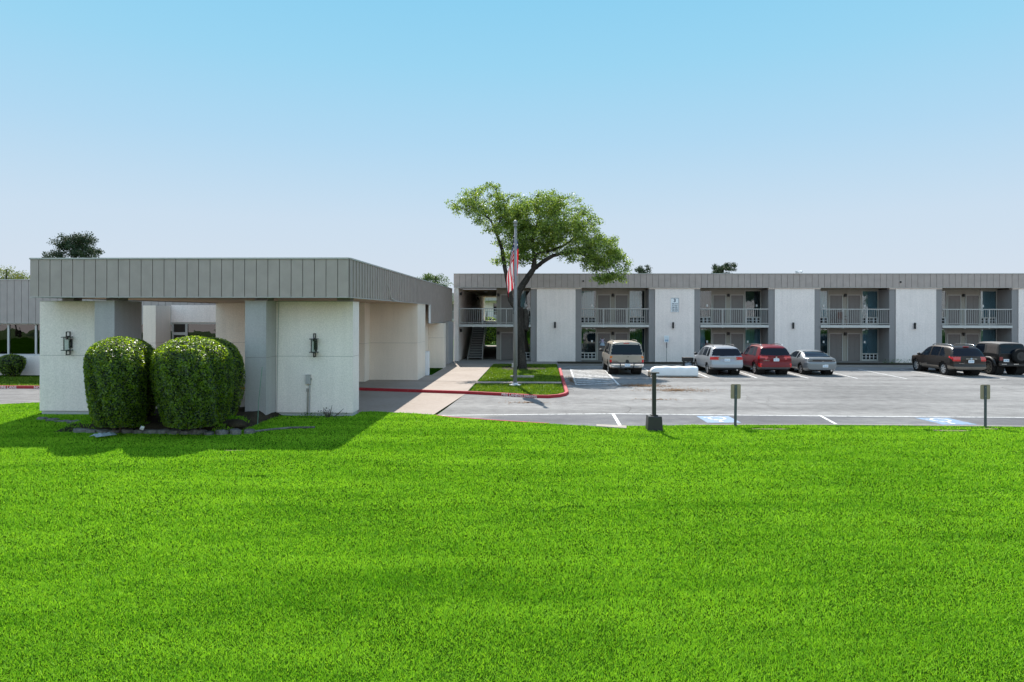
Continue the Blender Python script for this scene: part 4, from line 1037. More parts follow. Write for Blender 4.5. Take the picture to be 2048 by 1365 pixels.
def car(name, label, loc, rz, sp):
    """body lofted from side profile, plan taper and section; panes, lamps, cladding split off by where they sit"""
    t = thing(name, label, sp.get('cat', 'car'), loc, rz, 'cars parked before the motel')
    L, Wd, H = sp['L'], sp['W'], sp['H']; belt = sp['belt']; zb0 = sp.get('zb', .26)
    ys = np.concatenate([[0.0], L * (1 - np.cos(np.linspace(0, np.pi, 120)[1:-1])) / 2, [L]])
    ys = np.unique(np.round(np.concatenate([ys, np.linspace(0, .9, 34), np.linspace(L - .4, L, 12)]), 4))
    M_ = 64
    def ring(y):
        w = Wd / 2 * float(lerp_table(sp['plan'], np.array([y]))[0]); zt = float(lerp_table(sp['top'], np.array([y]))[0])
        bl = belt if not isinstance(belt, list) else float(lerp_table(belt, np.array([y]))[0])
        zt = max(zt, zb0 + .3); bl = min(bl, zt - .03); g = np.clip((zt - bl) / .6, 0, 1)
        wr = w * (.975 - sp.get('tumble', .2) * g); rr = min(.11, (zt - bl) * .6) * sp.get('rr', 1)
        zb = zb0 + sp.get('rake', .12) * max(0, 1 - min(y, L - y) / .5)
        P = [(0, zb), (.80 * w, zb), (.95 * w, zb + .05), (w, zb + (bl - zb) * .45), (w * .995, zb + (bl - zb) * .78), (.972 * w, bl), (wr + .25 * rr, zt - rr), (wr - .8 * rr, zt - .15 * rr), (wr * .5, zt + .012), (0, zt + .018)]
        P = np.array(P); seg = np.linalg.norm(np.diff(P, axis=0), axis=1); s = np.concatenate([[0], np.cumsum(seg)]); u = np.linspace(0, s[-1], M_ // 2 + 1)
        x, z = np.interp(u, s, P[:, 0]), np.interp(u, s, P[:, 1])
        for _ in range(1):
            x[1:-1] = .25 * x[:-2] + .5 * x[1:-1] + .25 * x[2:]; z[1:-1] = .25 * z[:-2] + .5 * z[1:-1] + .25 * z[2:]
        return np.concatenate([x, -x[-2:0:-1]]), np.concatenate([z, z[-2:0:-1]])
    rows = []
    def row(y, k=1.0, sk=1.0):
        x, z = ring(y); yy = np.full_like(x, y)
        if 'tail' in sp: yy = yy - np.interp(z, [q[0] for q in sp['tail']], [q[1] for q in sp['tail']]) * math.exp(-y / .25)
        yy = yy + sp.get('bow', .10) * (np.abs(x * k) / (Wd / 2)) ** 2.4 * math.exp(-y / .3)      # rear plan curve
        yy = yy - sp.get('bow', .10) * 2.0 * (np.abs(x * k) / (Wd / 2)) ** 2.4 * math.exp(-(L - y) / .4)
        rows.append(np.stack([x * k, yy, z], 1))
    for k in np.linspace(0.0, 1, 17)[:-1]: row(0.0, max(k, .001))
    for y in ys: row(y)
    for k in np.linspace(1, 0.0, 9)[1:]: row(L, max(k, .001))
    V = np.concatenate(rows); nr = len(rows)
    i, j = np.meshgrid(np.arange(nr - 1), np.arange(M_), indexing='ij')
    F = np.stack([i * M_ + j, i * M_ + (j + 1) % M_, (i + 1) * M_ + (j + 1) % M_, (i + 1) * M_ + j], -1).reshape(-1, 4)[:, ::-1]
    c = V[F].mean(1); e1 = V[F[:, 2]] - V[F[:, 0]]; e2 = V[F[:, 3]] - V[F[:, 1]]; N = np.cross(e1, e2)
    N /= np.linalg.norm(N, axis=1, keepdims=True) + 1e-12
    if (N[:, 2][c[:, 2] > H * .9]).mean() < 0: F = F[:, ::-1]; N = -N
    x, y, z = c.T; ax = np.abs(x); w_at = Wd / 2 * lerp_table(sp['plan'], np.clip(y, 0, L)); zt = lerp_table(sp['top'], np.clip(y, 0, L))
    bl = np.full_like(y, belt) if not isinstance(belt, list) else lerp_table(belt, np.clip(y, 0, L))
    part = np.full(len(F), 'body', dtype=object)
    for nm, fn in sp['parts']: part[fn(x, ax, y, z, N, w_at, zt, bl) & (part == 'body')] = nm
    wy = sp['wheels']; wr_ = sp['wr']
    for q in wy: part[(np.hypot(y - q, z - wr_) < wr_ * sp.get('arch', 1.17)) & (ax > w_at * .80)] = 'cut'
    MATS = sp['mats']
    def islands(f):                                  # connected pieces, so that each pane and lamp is its own part
        lab = np.arange(len(V))
        while True:
            m = lab[f].min(1); new = lab.copy(); np.minimum.at(new, f.ravel(), np.repeat(m, 4)); new = new[new]
            if (new == lab).all(): break
            lab = new
        q = lab[f[:, 0]]; return [f[q == k] for k in np.unique(q)]
    body = [F[part == 'body']]; out = []
    for nm in sorted(set(part) - {'cut', 'body'}):
        for f in islands(F[part == nm]):
            if len(f) < 14: body.append(f)
            else: out.append((nm, f))
    for nm, f in [('body', np.concatenate(body))] + out:
        u, inv = np.unique(f, return_inverse=True)
        np_mesh(nm, V[u], inv.reshape(f.shape), MATS.get(nm, MATS['body']), t, True)
    # wheel housings, wheels
    for q in wy:
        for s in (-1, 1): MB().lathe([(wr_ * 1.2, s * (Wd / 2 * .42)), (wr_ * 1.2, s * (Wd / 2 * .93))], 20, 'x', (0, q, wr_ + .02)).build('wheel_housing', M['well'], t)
    for q in wy:
        for s in (-1, 1):
            xw = s * (Wd / 2 - sp.get('inset', .03)); tw = sp.get('tw', .23)
            a = [(wr_ * .66, -tw), (wr_ * .93, -tw + .005), (wr_, -tw + .04), (wr_, -.04), (wr_ * .94, -.004), (wr_ * .68, 0), (wr_ * .64, -.03)]
            tb = MB().lathe([(r_, xw + s * d) for r_, d in a], 26, 'x', (0, q, wr_)); o = tb.build('wheel', M['tyre'], t, True)
            rm = MB(); xr = xw - s * .012; n = sp.get('spokes', 6)
            rm.lathe([(wr_ * .17, xr - s * .05), (wr_ * .17, xr), (wr_ * .10, xr + s * .008)], 14, 'x', (0, q, wr_))
            for k in range(n):
                an = 2 * math.pi * k / n + .3; ca, sa = math.cos(an), math.sin(an); r0, r1 = wr_ * .12, wr_ * .63; hw0, hw1 = wr_ * .075, wr_ * .12
                vs = [(xr + d, q + ca * rr - sa * hh, wr_ + sa * rr + ca * hh) for d in (0, -s * .03) for rr, hh in ((r0, -hw0), (r1, -hw1), (r1, hw1), (r0, hw0))]
                rm.add(vs, [(0, 1, 2, 3), (7, 6, 5, 4), (0, 4, 5, 1), (1, 5, 6, 2), (2, 6, 7, 3), (3, 7, 4, 0)])
            ringv = []
            for rr, d in ((wr_ * .66, -.02), (wr_ * .655, .0), (wr_ * .59, -.002), (wr_ * .58, -.04)): ringv.append((rr, xr + s * d))
            v0 = MB().lathe(ringv, 26, 'x', (0, q, wr_)); v0.f = v0.f[:-2]; rm.add(v0.v, v0.f)
            rm.build('rim', sp.get('rim', M['rim']), o)
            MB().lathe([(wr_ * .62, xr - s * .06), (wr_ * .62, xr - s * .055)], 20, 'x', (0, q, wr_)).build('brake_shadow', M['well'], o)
    # mirrors, plate
    for s in (-1, 1):
        m = MB(); my, mz = sp['mirror']; mw = sp.get('mirror_w', .2)
        m.lathe([(.02, -.09), (.085, -.07), (.10, .0), (.085, .05), (.03, .07)], 12, 'y', (0, 0, 0))
        m.v = [(s * (Wd / 2 * .96 + .06 + mw / 2) + p[0] * mw / .2, my + p[1], mz + p[2] * .85) for p in m.v]
        m.box(s * (Wd / 2 * .90), s * (Wd / 2 * .96 + .08), my - .02, my + .03, mz - .05, mz - .015)
        m.build('mirror', sp.get('mirror_mat', M['trim']), t, True)
    if 'plate' in sp:
        px_, py_, pz_ = sp['plate']
        pl = MB().box(px_ - .155, px_ + .155, py_ - .012, py_, pz_ - .08, pz_ + .08).build('number_plate', M['plate'], t)
        b_ = MB()
        for k, (u, wd) in enumerate(((-.11, .026), (-.07, .03), (-.03, .026), (.025, .03), (.065, .024), (.105, .03))):
            b_.box(px_ + u - wd / 2, px_ + u + wd / 2, py_ - .0145, py_ - .0122, pz_ - .042, pz_ + .030)
        b_.build('plate_lettering', M['sign_blue'], pl)
    return t
def rails(t, y0, y1, x, z, mat):
    for s in (-1, 1):
        MB().tube([(s * x, y0, z - .03), (s * x, y0 + .18, z + .045), (s * x, (y0 + y1) / 2, z + .06), (s * x, y1 - .2, z + .035), (s * x, y1, z - .04)], .022, 6).build('roof_rail', mat, t, True)
def wiper(t, a, b, mat=None):
    MB().tube([a, b], [.018, .010], 5).lathe([(.025, a[1] - .02), (.025, a[1] + .02)], 8, 'y', (a[0], 0, a[2])).build('rear_wiper', M['trim'], t)
def badge(t, body, x, y, z, size, mat):
    text_mesh('badge', body, size, mat, Matrix.Translation((x, y, z)) @ FRONT, t, .004)

# predicates shared by several cars
def side_glass(ranges, lo=.04, hi=.11):
    return lambda x, ax, y, z, N, w, zt, bl: (np.abs(N[:, 0]) > .55) & (z > bl + lo) & (z < zt - hi) & np.any([(y > a + (z - bl) * sa) & (y < b - (z - bl) * sb) for a, b, sa, sb in ranges], axis=0)
def front_glass(y0, lo=.06):
    return lambda x, ax, y, z, N, w, zt, bl: (y > y0) & (N[:, 1] > .25) & (N[:, 2] > .2) & (z > bl + lo) & (ax < w * .80)

# tan full-size wagon
tan = paint('tan_metallic', (.34, .29, .235), .25, .36)
a = car('parked_car', 'tan full size wagon parked beside the hatched aisle', (5.17, 38.95, 0), 0, dict(
    L=5.05, W=1.98, H=1.90, belt=1.12, zb=.36, tumble=.15, rr=.9, bow=.07, rake=.1,
    plan=[(0, .975), (.15, 1.0), (1, 1), (4.0, 1.0), (4.7, .97), (5.05, .86)],
    top=[(0, 1.13), (.04, 1.19), (.16, 1.56), (.25, 1.80), (.36, 1.87), (1.2, 1.90), (2.6, 1.89), (3.05, 1.82), (3.7, 1.22), (3.85, 1.15), (4.8, 1.06), (5.05, .85)],
    tail=[(.3, .0), (.42, .10), (.62, .12), (.70, .10), (.73, .0), (1.1, .0), (1.3, 0)],
    wheels=[1.1, 4.05], wr=.385, spokes=6, mirror=(3.45, 1.26), mirror_w=.26, plate=(.02, -.13, .60),
    parts=[('rear_window', lambda x, ax, y, z, N, w, zt, bl: (y < .5) & (N[:, 1] < -.2) & (z > 1.17) & (z < 1.74) & (ax < w * (.955 - .16 * np.clip((z - 1.12) / .6, 0, 1)) - .02) & (ax < w * .9)),
           ('side_window', side_glass([(.30, 1.15, .22, 0), (1.27, 2.15, 0, 0), (2.25, 3.35, 0, .85)])), ('windshield', front_glass(3.0)),
           ('tail_lamp', lambda x, ax, y, z, N, w, zt, bl: (y < .09) & (ax > w * .86) & (z > .74) & (z < .92)),
           ('reverse_lamp', lambda x, ax, y, z, N, w, zt, bl: (y < .09) & (ax > w * .86) & (z >= .92) & (z < .985)),
           ('indicator', lambda x, ax, y, z, N, w, zt, bl: (y < .09) & (ax > w * .86) & (z >= .985) & (z < 1.09)),
           ('bumper', lambda x, ax, y, z, N, w, zt, bl: (y < .30) & (z < .70) & (z > .45) & ~((ax > .34 * w) & (ax < .42 * w))),
           ('valance', lambda x, ax, y, z, N, w, zt, bl: (y < .30) & (z < .73)),
           ('side_cladding', lambda x, ax, y, z, N, w, zt, bl: (np.abs(N[:, 0]) > .3) & (z < .62) & (ax > .5))],
    mats=dict(body=tan, rear_window=M['glass_car'], side_window=M['glass_car'], windshield=M['glass_car'], tail_lamp=M['lamp_red'], reverse_lamp=M['lamp_clear'], indicator=M['lamp_amber'],
              bumper=M['chrome'], valance=M['trim'], side_cladding=paint('tan_cladding', (.30, .25, .20), .1, .5))))
wiper(a, (.06, .012, 1.06), (.46, .03, 1.13)); rails(a, .7, 3.0, .68, 1.90, M['trim'])
MB().lathe([(.10, -.02), (.10, .02)], 12, 'y', (.02, 0, .80)).build('hatch_handle', M['trim'], a)
MB().box(-.16, .16, .24, .34, 1.80, 1.845).build('brake_lamp', M['lamp_red'], a)
badge(a, 'SUBURBAN', -.66, -.002, .80, .07, M['trim']); badge(a, 'LT', .70, -.002, .80, .07, M['trim'])
MB().tube([(.05, -.10, .36), (.05, -.16, .36)], .03, 8).build('tow_hitch', M['trim'], a)

# silver crossover
silver = paint('silver_metallic', (.33, .34, .36), .4, .32)
a = car('parked_car', 'silver crossover parked beside the red one', (10.83, 38.95, 0), 0, dict(
    L=4.85, W=1.86, H=1.66, belt=[(0, 1.06), (1.0, 1.06), (3.2, .99), (4.85, .95)], zb=.28, tumble=.22, bow=.14,
    plan=[(0, .955), (.25, 1.0), (1, 1), (3.7, 1.0), (4.5, .95), (4.85, .78)],
    top=[(0, 1.08), (.05, 1.12), (.2, 1.33), (.42, 1.56), (.62, 1.625), (1.5, 1.66), (2.4, 1.64), (2.9, 1.54), (3.65, 1.05), (3.8, 1.0), (4.6, .90), (4.85, .70)],
    tail=[(.3, .02), (.45, .06), (.62, .07), (.72, .05), (.80, .0), (1.4, 0)],
    wheels=[1.0, 3.85], wr=.345, spokes=5, mirror=(3.2, 1.08), mirror_w=.2, plate=(-.03, -.03, .90),
    parts=[('rear_window', lambda x, ax, y, z, N, w, zt, bl: (y < .65) & (N[:, 1] < -.2) & (z > 1.13) & (z < 1.52) & (ax < w * (.93 - .24 * np.clip((z - 1.06) / .6, 0, 1)))),
           ('side_window', side_glass([(.55, 1.2, .55, 0), (1.27, 2.2, 0, 0), (2.28, 3.3, 0, .9)])), ('windshield', front_glass(2.8)),
           ('tail_lamp', lambda x, ax, y, z, N, w, zt, bl: (y < .30) & (ax > w * .54) & (z > .90) & (z < 1.08) & (N[:, 2] < .6)),
           ('plate_recess', lambda x, ax, y, z, N, w, zt, bl: (y < .1) & (ax < w * .44) & (z > .80) & (z < 1.0)),
           ('reflector', lambda x, ax, y, z, N, w, zt, bl: (y < .2) & (ax > w * .66) & (ax < w * .9) & (z > .52) & (z < .585)),
           ('valance', lambda x, ax, y, z, N, w, zt, bl: (y < .45) & (z < .49)), ('sill', lambda x, ax, y, z, N, w, zt, bl: (z < .36))],
    mats=dict(body=silver, rear_window=M['glass_car'], side_window=M['glass_car'], windshield=M['glass_car'], tail_lamp=M['lamp_red'], reflector=M['lamp_red'],
              plate_recess=paint('silver_recess', (.34, .37, .45), .4, .3), valance=M['trim'], sill=M['trim'])))
wiper(a, (-.05, .03, 1.10), (-.42, .05, 1.13)); rails(a, .75, 2.6, .60, 1.66, M['trim'])
MB().box(-.55, .55, -.012, .02, 1.0, 1.02).build('hatch_strip', M['chrome'], a)
MB().tube([(0, 1.0, 1.66), (0, .92, 1.76)], .012, 5).build('antenna', M['trim'], a)
MB().lathe([(.045, -.06), (.045, .1)], 10, 'y', (.52, 0, .34)).build('exhaust', M['chrome'], a)

# red crossover
red = paint('red_metallic', (.15, .004, .009), .1, .36)
a = car('parked_car', 'dark red crossover parked between the silver one and the grey coupe', (13.62, 39.2, 0), 0, dict(
    L=4.7, W=1.88, H=1.70, belt=[(0, 1.09), (1.0, 1.08), (3.2, 1.0), (4.7, .95)], zb=.28, tumble=.22, bow=.13,
    plan=[(0, .955), (.25, 1.0), (1, 1), (3.6, 1.0), (4.4, .95), (4.7, .78)],
    top=[(0, 1.11), (.05, 1.15), (.2, 1.36), (.40, 1.58), (.6, 1.655), (1.4, 1.70), (2.3, 1.68), (2.75, 1.58), (3.5, 1.07), (3.65, 1.02), (4.5, .92), (4.7, .70)],
    tail=[(.3, .04), (.48, .07), (.66, .06), (.76, .01), (.95, .03), (1.05, .0), (1.5, 0)],
    wheels=[1.0, 3.7], wr=.36, spokes=5, mirror=(3.05, 1.10), mirror_w=.2, plate=(0, -.045, .91),
    parts=[('rear_window', lambda x, ax, y, z, N, w, zt, bl: (y < .62) & (N[:, 1] < -.2) & (z > 1.15 + .05 * (ax / w) ** 2) & (z < 1.55) & (ax < w * (.93 - .23 * np.clip((z - 1.09) / .6, 0, 1)))),
           ('side_window', side_glass([(.75, 1.3, .4, 0), (1.38, 2.2, 0, 0), (2.28, 3.2, 0, .9)])), ('windshield', front_glass(2.65)),
           ('reverse_lamp', lambda x, ax, y, z, N, w, zt, bl: (y < .25) & (ax > w * .70) & (ax < w * .95) & (z > .915) & (z < .965)),
           ('tail_lamp', lambda x, ax, y, z, N, w, zt, bl: (y < .34) & (ax > w * (.50 + .5 * np.abs(z - 1.03))) & (z > .93) & (z < 1.12) & (N[:, 2] < .6)),
           ('reflector', lambda x, ax, y, z, N, w, zt, bl: (y < .25) & (ax > w * .89) & (z > .50) & (z < .70)),
           ('valance', lambda x, ax, y, z, N, w, zt, bl: (y < .5) & (z < .52)), ('sill', lambda x, ax, y, z, N, w, zt, bl: (z < .42))],
    mats=dict(body=red, rear_window=M['glass_car'], side_window=M['glass_car'], windshield=M['glass_car'], tail_lamp=M['lamp_red'], reverse_lamp=M['lamp_clear'],
              reflector=simple('bright_reflector', (.72, .02, .02), .2), valance=simple('grey_cladding', (.06, .06, .062), .6), sill=simple('grey_sill', (.05, .05, .052), .6))))
wiper(a, (.05, .03, 1.14), (.36, .05, 1.17)); rails(a, .62, 2.5, .61, 1.69, M['chrome'])
MB().lathe([(.055, -.03), (.05, -.045)], 14, 'y', (0, .0, 1.045)).build('badge', M['chrome'], a)
badge(a, 'SORENTO', -.56, -.045, .86, .075, M['chrome'])
MB().tube([(0, .9, 1.70), (0, .82, 1.79)], .012, 5).build('antenna', M['trim'], a)

# grey coupe
grey = paint('grey_metallic', (.21, .225, .235), .45, .28)
a = car('parked_car', 'low grey fastback coupe parked beside the dark red crossover', (16.28, 39.35, 0), 0, dict(
    L=4.55, W=1.83, H=1.36, belt=[(0, .92), (.6, .96), (1.6, .92), (3.2, .86), (4.55, .80)], zb=.22, tumble=.30, bow=.24, rr=1.2,
    plan=[(0, .90), (.35, .99), (1, 1), (3.5, .99), (4.2, .92), (4.55, .72)],
    top=[(0, .93), (.05, .985), (.30, 1.0), (.55, 1.03), (1.15, 1.24), (1.6, 1.34), (2.1, 1.365), (2.6, 1.30), (3.4, .90), (3.6, .86), (4.3, .76), (4.55, .58)],
    tail=[(.2, .02), (.42, .06), (.70, .08), (.76, .06), (.80, .0), (.90, .02), (.97, .05), (1.1, 0)],
    wheels=[.95, 3.5], wr=.325, spokes=5, mirror=(2.85, .98), mirror_w=.17, mirror_mat=grey, plate=(.13, -.062, .56),
    parts=[('rear_window', lambda x, ax, y, z, N, w, zt, bl: (y > .5) & (y < 1.5) & (N[:, 2] > .5) & (z > 1.03) & (z < 1.31) & (ax < w * (.80 - .28 * np.clip((z - 1.0) / .4, 0, 1)))),
           ('side_window', side_glass([(1.1, 1.55, .9, 0), (1.63, 2.95, 0, 1.5)], .03, .07)), ('windshield', front_glass(2.4, .03)),
           ('tail_panel', lambda x, ax, y, z, N, w, zt, bl: (y < .14) & (z > .775) & (z < .775 + .125 * np.clip(1.25 - (ax / w) ** 2 * 1.1, 0, 1)) & (ax < w * .86) & (N[:, 1] < -.1)),
           ('tail_lamp', lambda x, ax, y, z, N, w, zt, bl: (y < .4) & (ax > w * .84) & (z > .72) & (z < .90) & (N[:, 2] < .7)),
           ('reflector', lambda x, ax, y, z, N, w, zt, bl: (y < .3) & (x < -w * .58) & (x > -w * .82) & (z > .38) & (z < .43)),
           ('valance', lambda x, ax, y, z, N, w, zt, bl: (y < .3) & (z < .35) & (ax < w * .8))],
    mats=dict(body=grey, rear_window=M['glass_car'], side_window=M['glass_car'], windshield=M['glass_car'], tail_panel=simple('dark_tail_panel', (.014, .012, .016), .25, 0, .5, .5),
              tail_lamp=simple('smoked_clear_lamp', (.36, .34, .33), .2, 0, .5, .6), reflector=M['lamp_red'], valance=M['trim'])))
MB().add([(-.03, -.03, .80), (.03, -.03, .80), (0, -.03, .85), (-.06, -.03, .80), (0, -.03, .80), (-.03, -.03, .75)], [(0, 1, 2)]).box(-.05, .05, -.035, -.02, .80, .815).build('badge', M['chrome'], a)
MB().lathe([(.05, -.05), (.05, .1)], 10, 'y', (.48, 0, .30)).build('exhaust', M['chrome'], a)

# brown crossover
brown = paint('brown_metallic', (.026, .020, .017), .3, .32)
a = car('parked_car', 'dark brown crossover with tan sills parked beside the black open topper', (24.45, 39.25, 0), 0, dict(
    L=4.84, W=1.94, H=1.74, belt=[(0, 1.10), (1.0, 1.09), (3.2, 1.0), (4.84, .95)], zb=.28, tumble=.24, bow=.17,
    plan=[(0, .94), (.3, 1.0), (1, 1), (3.7, 1.0), (4.5, .95), (4.84, .76)],
    top=[(0, 1.12), (.05, 1.16), (.22, 1.38), (.45, 1.60), (.62, 1.665), (1.5, 1.72), (2.4, 1.71), (2.9, 1.60), (3.7, 1.06), (3.85, 1.02), (4.6, .92), (4.84, .70)],
    tail=[(.3, .04), (.45, .09), (.58, .09), (.66, .03), (1.0, .03), (1.08, .0), (1.5, 0)],
    wheels=[1.02, 3.83], wr=.365, spokes=7, mirror=(3.25, 1.10), mirror_w=.2, plate=(-.02, -.05, .85), mirror_mat=brown,
    parts=[('rear_window', lambda x, ax, y, z, N, w, zt, bl: (y < .62) & (N[:, 1] < -.2) & (z > 1.16) & (z < 1.56) & (ax < w * (.92 - .23 * np.clip((z - 1.10) / .6, 0, 1)))),
           ('side_window', side_glass([(.82, 1.45, .9, 0), (1.53, 2.35, 0, 0), (2.43, 3.4, 0, .95)])), ('windshield', front_glass(2.8)),
           ('tail_lamp', lambda x, ax, y, z, N, w, zt, bl: (y < .50) & (ax > w * .60) & (z > 1.06 - .20 * np.clip(1.2 - y / .38, 0, 1)) & (z < 1.10) & (N[:, 2] < .6)),
           ('lower_cladding', lambda x, ax, y, z, N, w, zt, bl: (z < .56) & (N[:, 2] > -.6) & ((np.abs(N[:, 0]) > .4) | (y < .5)) & (z > .40)),
           ('sill', lambda x, ax, y, z, N, w, zt, bl: (z < .40))],
    mats=dict(body=brown, rear_window=M['glass_car'], side_window=M['glass_car'], windshield=M['glass_car'], tail_lamp=M['lamp_red'], lower_cladding=paint('tan_lower', (.19, .155, .125), .25, .4), sill=M['trim'])))
rails(a, .62, 2.6, .62, 1.715, M['chrome'])
MB().box(-.30, .30, -.055, -.02, .985, 1.015).build('hatch_strip', M['chrome'], a)
MB().box(-.15, .15, .42, .52, 1.645, 1.67).build('brake_lamp', M['lamp_red'], a)
MB().lathe([(.06, -.035), (.06, -.05)], 14, 'y', (0, 0, 1.0)).build('badge', M['sign_blue'], a)
badge(a, 'VERACRUZ', -.55, -.05, .74, .06, M['chrome'])

# black open topper
blk = paint('black_paint', (.006, .006, .0065), 0, .4)
a = car('parked_car', 'black boxy off road car with a spare wheel on its back', (27.35, 40.1, 0), 0, dict(
    L=3.95, W=1.62, H=1.86, belt=1.20, zb=.52, tumble=.12, rr=.55, bow=.03, rake=.0,
    plan=[(0, .985), (.12, 1.0), (2.5, 1.0), (2.6, .96), (3.95, .80)],
    top=[(0, 1.22), (.03, 1.30), (.10, 1.62), (.16, 1.80), (.26, 1.85), (1.4, 1.87), (2.0, 1.85), (2.12, 1.78), (2.45, 1.28), (2.52, 1.20), (3.85, 1.12), (3.95, 1.0)],
    wheels=[.72, 3.2], wr=.43, spokes=8, mirror=(2.3, 1.36), mirror_w=.2, inset=-.14, tw=.27, arch=1.08, rim=simple('dark_rim', (.09, .09, .08), .4, .5),
    parts=[('rear_window', lambda x, ax, y, z, N, w, zt, bl: (y < .30) & (N[:, 1] < -.2) & (z > 1.27) & (z < 1.72) & (ax < w * .80)),
           ('side_window', side_glass([(.25, 1.15, .1, 0)], .05, .12)), ('door_window', side_glass([(1.35, 2.35, 0, .5)], .05, .1)), ('windshield', front_glass(2.0)),
           ('roof_top', lambda x, ax, y, z, N, w, zt, bl: (z > 1.7) & (y < 2.2) & (N[:, 2] > .6)), ('soft_top', lambda x, ax, y, z, N, w, zt, bl: (z > 1.22) & (y < 2.2))],
    mats=dict(body=blk, rear_window=M['glass_car'], side_window=simple('hazy_vinyl', (.09, .075, .068), .35, var=.2, scale=8), door_window=M['glass_car'], windshield=M['glass_car'],
              roof_top=simple('sunlit_soft_top', (.17, .16, .155), .9, var=.08, scale=4), soft_top=simple('black_soft_top', (.016, .016, .017), .85, var=.1))))  # upper faces of the soft top painted paler, as if sunlit
o = MB().lathe([(.28, -.28), (.40, -.27), (.42, -.22), (.42, -.07), (.38, -.03), (.2, -.02)], 28, 'y', (.26, 0, 1.12)).build('spare_wheel', M['tyre'], a, True)
MB().lathe([(.25, -.285), (.24, -.24), (.10, -.235), (.09, -.30)], 20, 'y', (.26, 0, 1.12)).build('rim', M['trim'], o)
for s in (-1, 1):
    for q in (.72, 3.2):
        MB().tube([(s * .90, q - .56, .55), (s * .90, q - .42, .86), (s * .90, q - .15, .98), (s * .90, q + .2, .98), (s * .90, q + .5, .80), (s * .90, q + .60, .58)], .075, 8).build('fender_flare', M['trim'], a, True)
    MB().box(s * .60, s * .78, -.03, .02, .86, 1.06).build('tail_lamp', M['lamp_red'] if s > 0 else simple('dull_red_lamp', (.20, .03, .03), .3), a)
MB().box(-.82, .82, -.16, .0, .56, .70).build('rear_bumper', M['trim'], a)
for xx in (-.62, .05): MB().box(xx - .14, xx + .14, -.175, -.161, .64, .68).build('bumper_step', M['chrome'], a)
pl = MB().box(-.56, -.25, -.035, -.02, .78, .94).build('number_plate', M['plate'], a)
MB().box(-.52, -.43, -.038, -.0352, .83, .89).box(-.40, -.29, -.038, -.0352, .83, .89).build('plate_lettering', M['sign_blue'], pl)

# ------------------------------------------------------------------ flagpole and flag
fp = thing('flagpole', 'grey metal flagpole with a ball on top before the oak', 'flagpole', (-.98, 32.45, .10))
MB().tube([(0, 0, 0), (0, 0, 4), (0, 0, 7.55)], [.095, .078, .048], 16).build('pole', M['alu'], fp, True)
MB().lathe([(.02, 7.55), (.09, 7.57), (.09, 7.63), (.05, 7.65)], 14).build('truck', M['alu'], fp)
MB().lathe([(.03 + .0, 7.65)] + [(.10 * math.sin(q), 7.75 - .10 * math.cos(q)) for q in np.linspace(.3, 3.1, 9)], 16).build('ball', M['alu'], fp, True)
MB().lathe([(.30, 0), (.30, .03), (.13, .06), (.12, .12)], 16).build('base_flange', simple('pale_flange', (.55, .57, .62), .5), fp)
MB().box(-.62, .55, -.35, .2, -.03, -.005).build('footing', M['concrete'], fp)
MB().tube([(.10, -.02, .9), (.07, -.02, 7.45)], .008, 5).lathe([(.05, .85), (.05, 1.05)], 8, 'z', (-.11, -.02, 0)).build('halyard', M['cap'], fp)
def flag():
    """limp striped flag: hoist on the pole, the fly falls in folds"""
    t = thing('flag', 'limp flag of red and white stripes hanging from the flagpole', 'flag', (-.98, 32.45, .10))
    nu, nv = 53, 60; hoist, fly = 1.25, 2.15; ztop = 7.2
    V = []
    for i in range(nu):
        u = i / (nu - 1)
        for j in range(nv):
            v = j / (nv - 1); s = v * fly
            drop = .62 * s + .30 * s * v                            # the cloth falls as it leaves the pole
            out = .33 * math.sin(min(1, v * 1.25) * math.pi * .62) * (.25 + .75 * u) - .10 * v * v
            fold = math.sin(u * 9.5 + v * 3.0)
            side = -1
            x = -.08 + side * out + .10 * fold * v * (.4 + .6 * v) + .20 * max(0, v - .45) * (1 - u)
            y = -.06 - .16 * math.cos(u * 9.5 + v * 3.0) * (.2 + .8 * v) * min(1, v * 4)
            # upper edge wraps to the right behind the pole
            if u < .30:
                w_ = (1 - u / .30); x = x * (1 - w_ * .9) + (.13 + .08 * math.sin(3 * v)) * w_ * min(1, 4 * v) - .06 * w_; y += .22 * w_ * min(1, 4 * v)
            V.append((x, y, ztop - u * hoist - drop * (1 - .10 * u)))
    F, mi = [], []
    for i in range(nu - 1):
        for j in range(nv - 1):
            F.append((i * nv + j, i * nv + j + 1, (i + 1) * nv + j + 1, (i + 1) * nv + j))
            k = int(i / (nu - 1) * 13); can = k < 7 and j / (nv - 1) < .42
            star = can and (i % 4 in (1, 2)) and (j % 4 in (1, 2)) and ((i // 4 + j // 4) % 2 == 0)
            mi.append(1 if star else 2 if can else (0 if k % 2 == 0 else 1))
    def cloth(n, c):
        m = simple(n, c, .8, 0, .1, var=.05, scale=5)
        nn, ll = m.node_tree.nodes, m.node_tree.links
        tr = nn.new('ShaderNodeBsdfTranslucent'); tr.inputs['Color'].default_value = rgba(c)
        mx = nn.new('ShaderNodeMixShader'); mx.inputs[0].default_value = .38
        ll.new(nn['Principled BSDF'].outputs[0], mx.inputs[1]); ll.new(tr.outputs[0], mx.inputs[2]); ll.new(mx.outputs[0], nn['Material Output'].inputs['Surface'])
        return m
    o = np_mesh('cloth', np.array(V), np.array(F), [cloth('flag_red', (.50, .004, .022)), cloth('flag_white', (.62, .62, .63)), cloth('flag_blue', (.010, .016, .085))], t, True, mi=np.array(mi, np.int32))
    return t
flag()

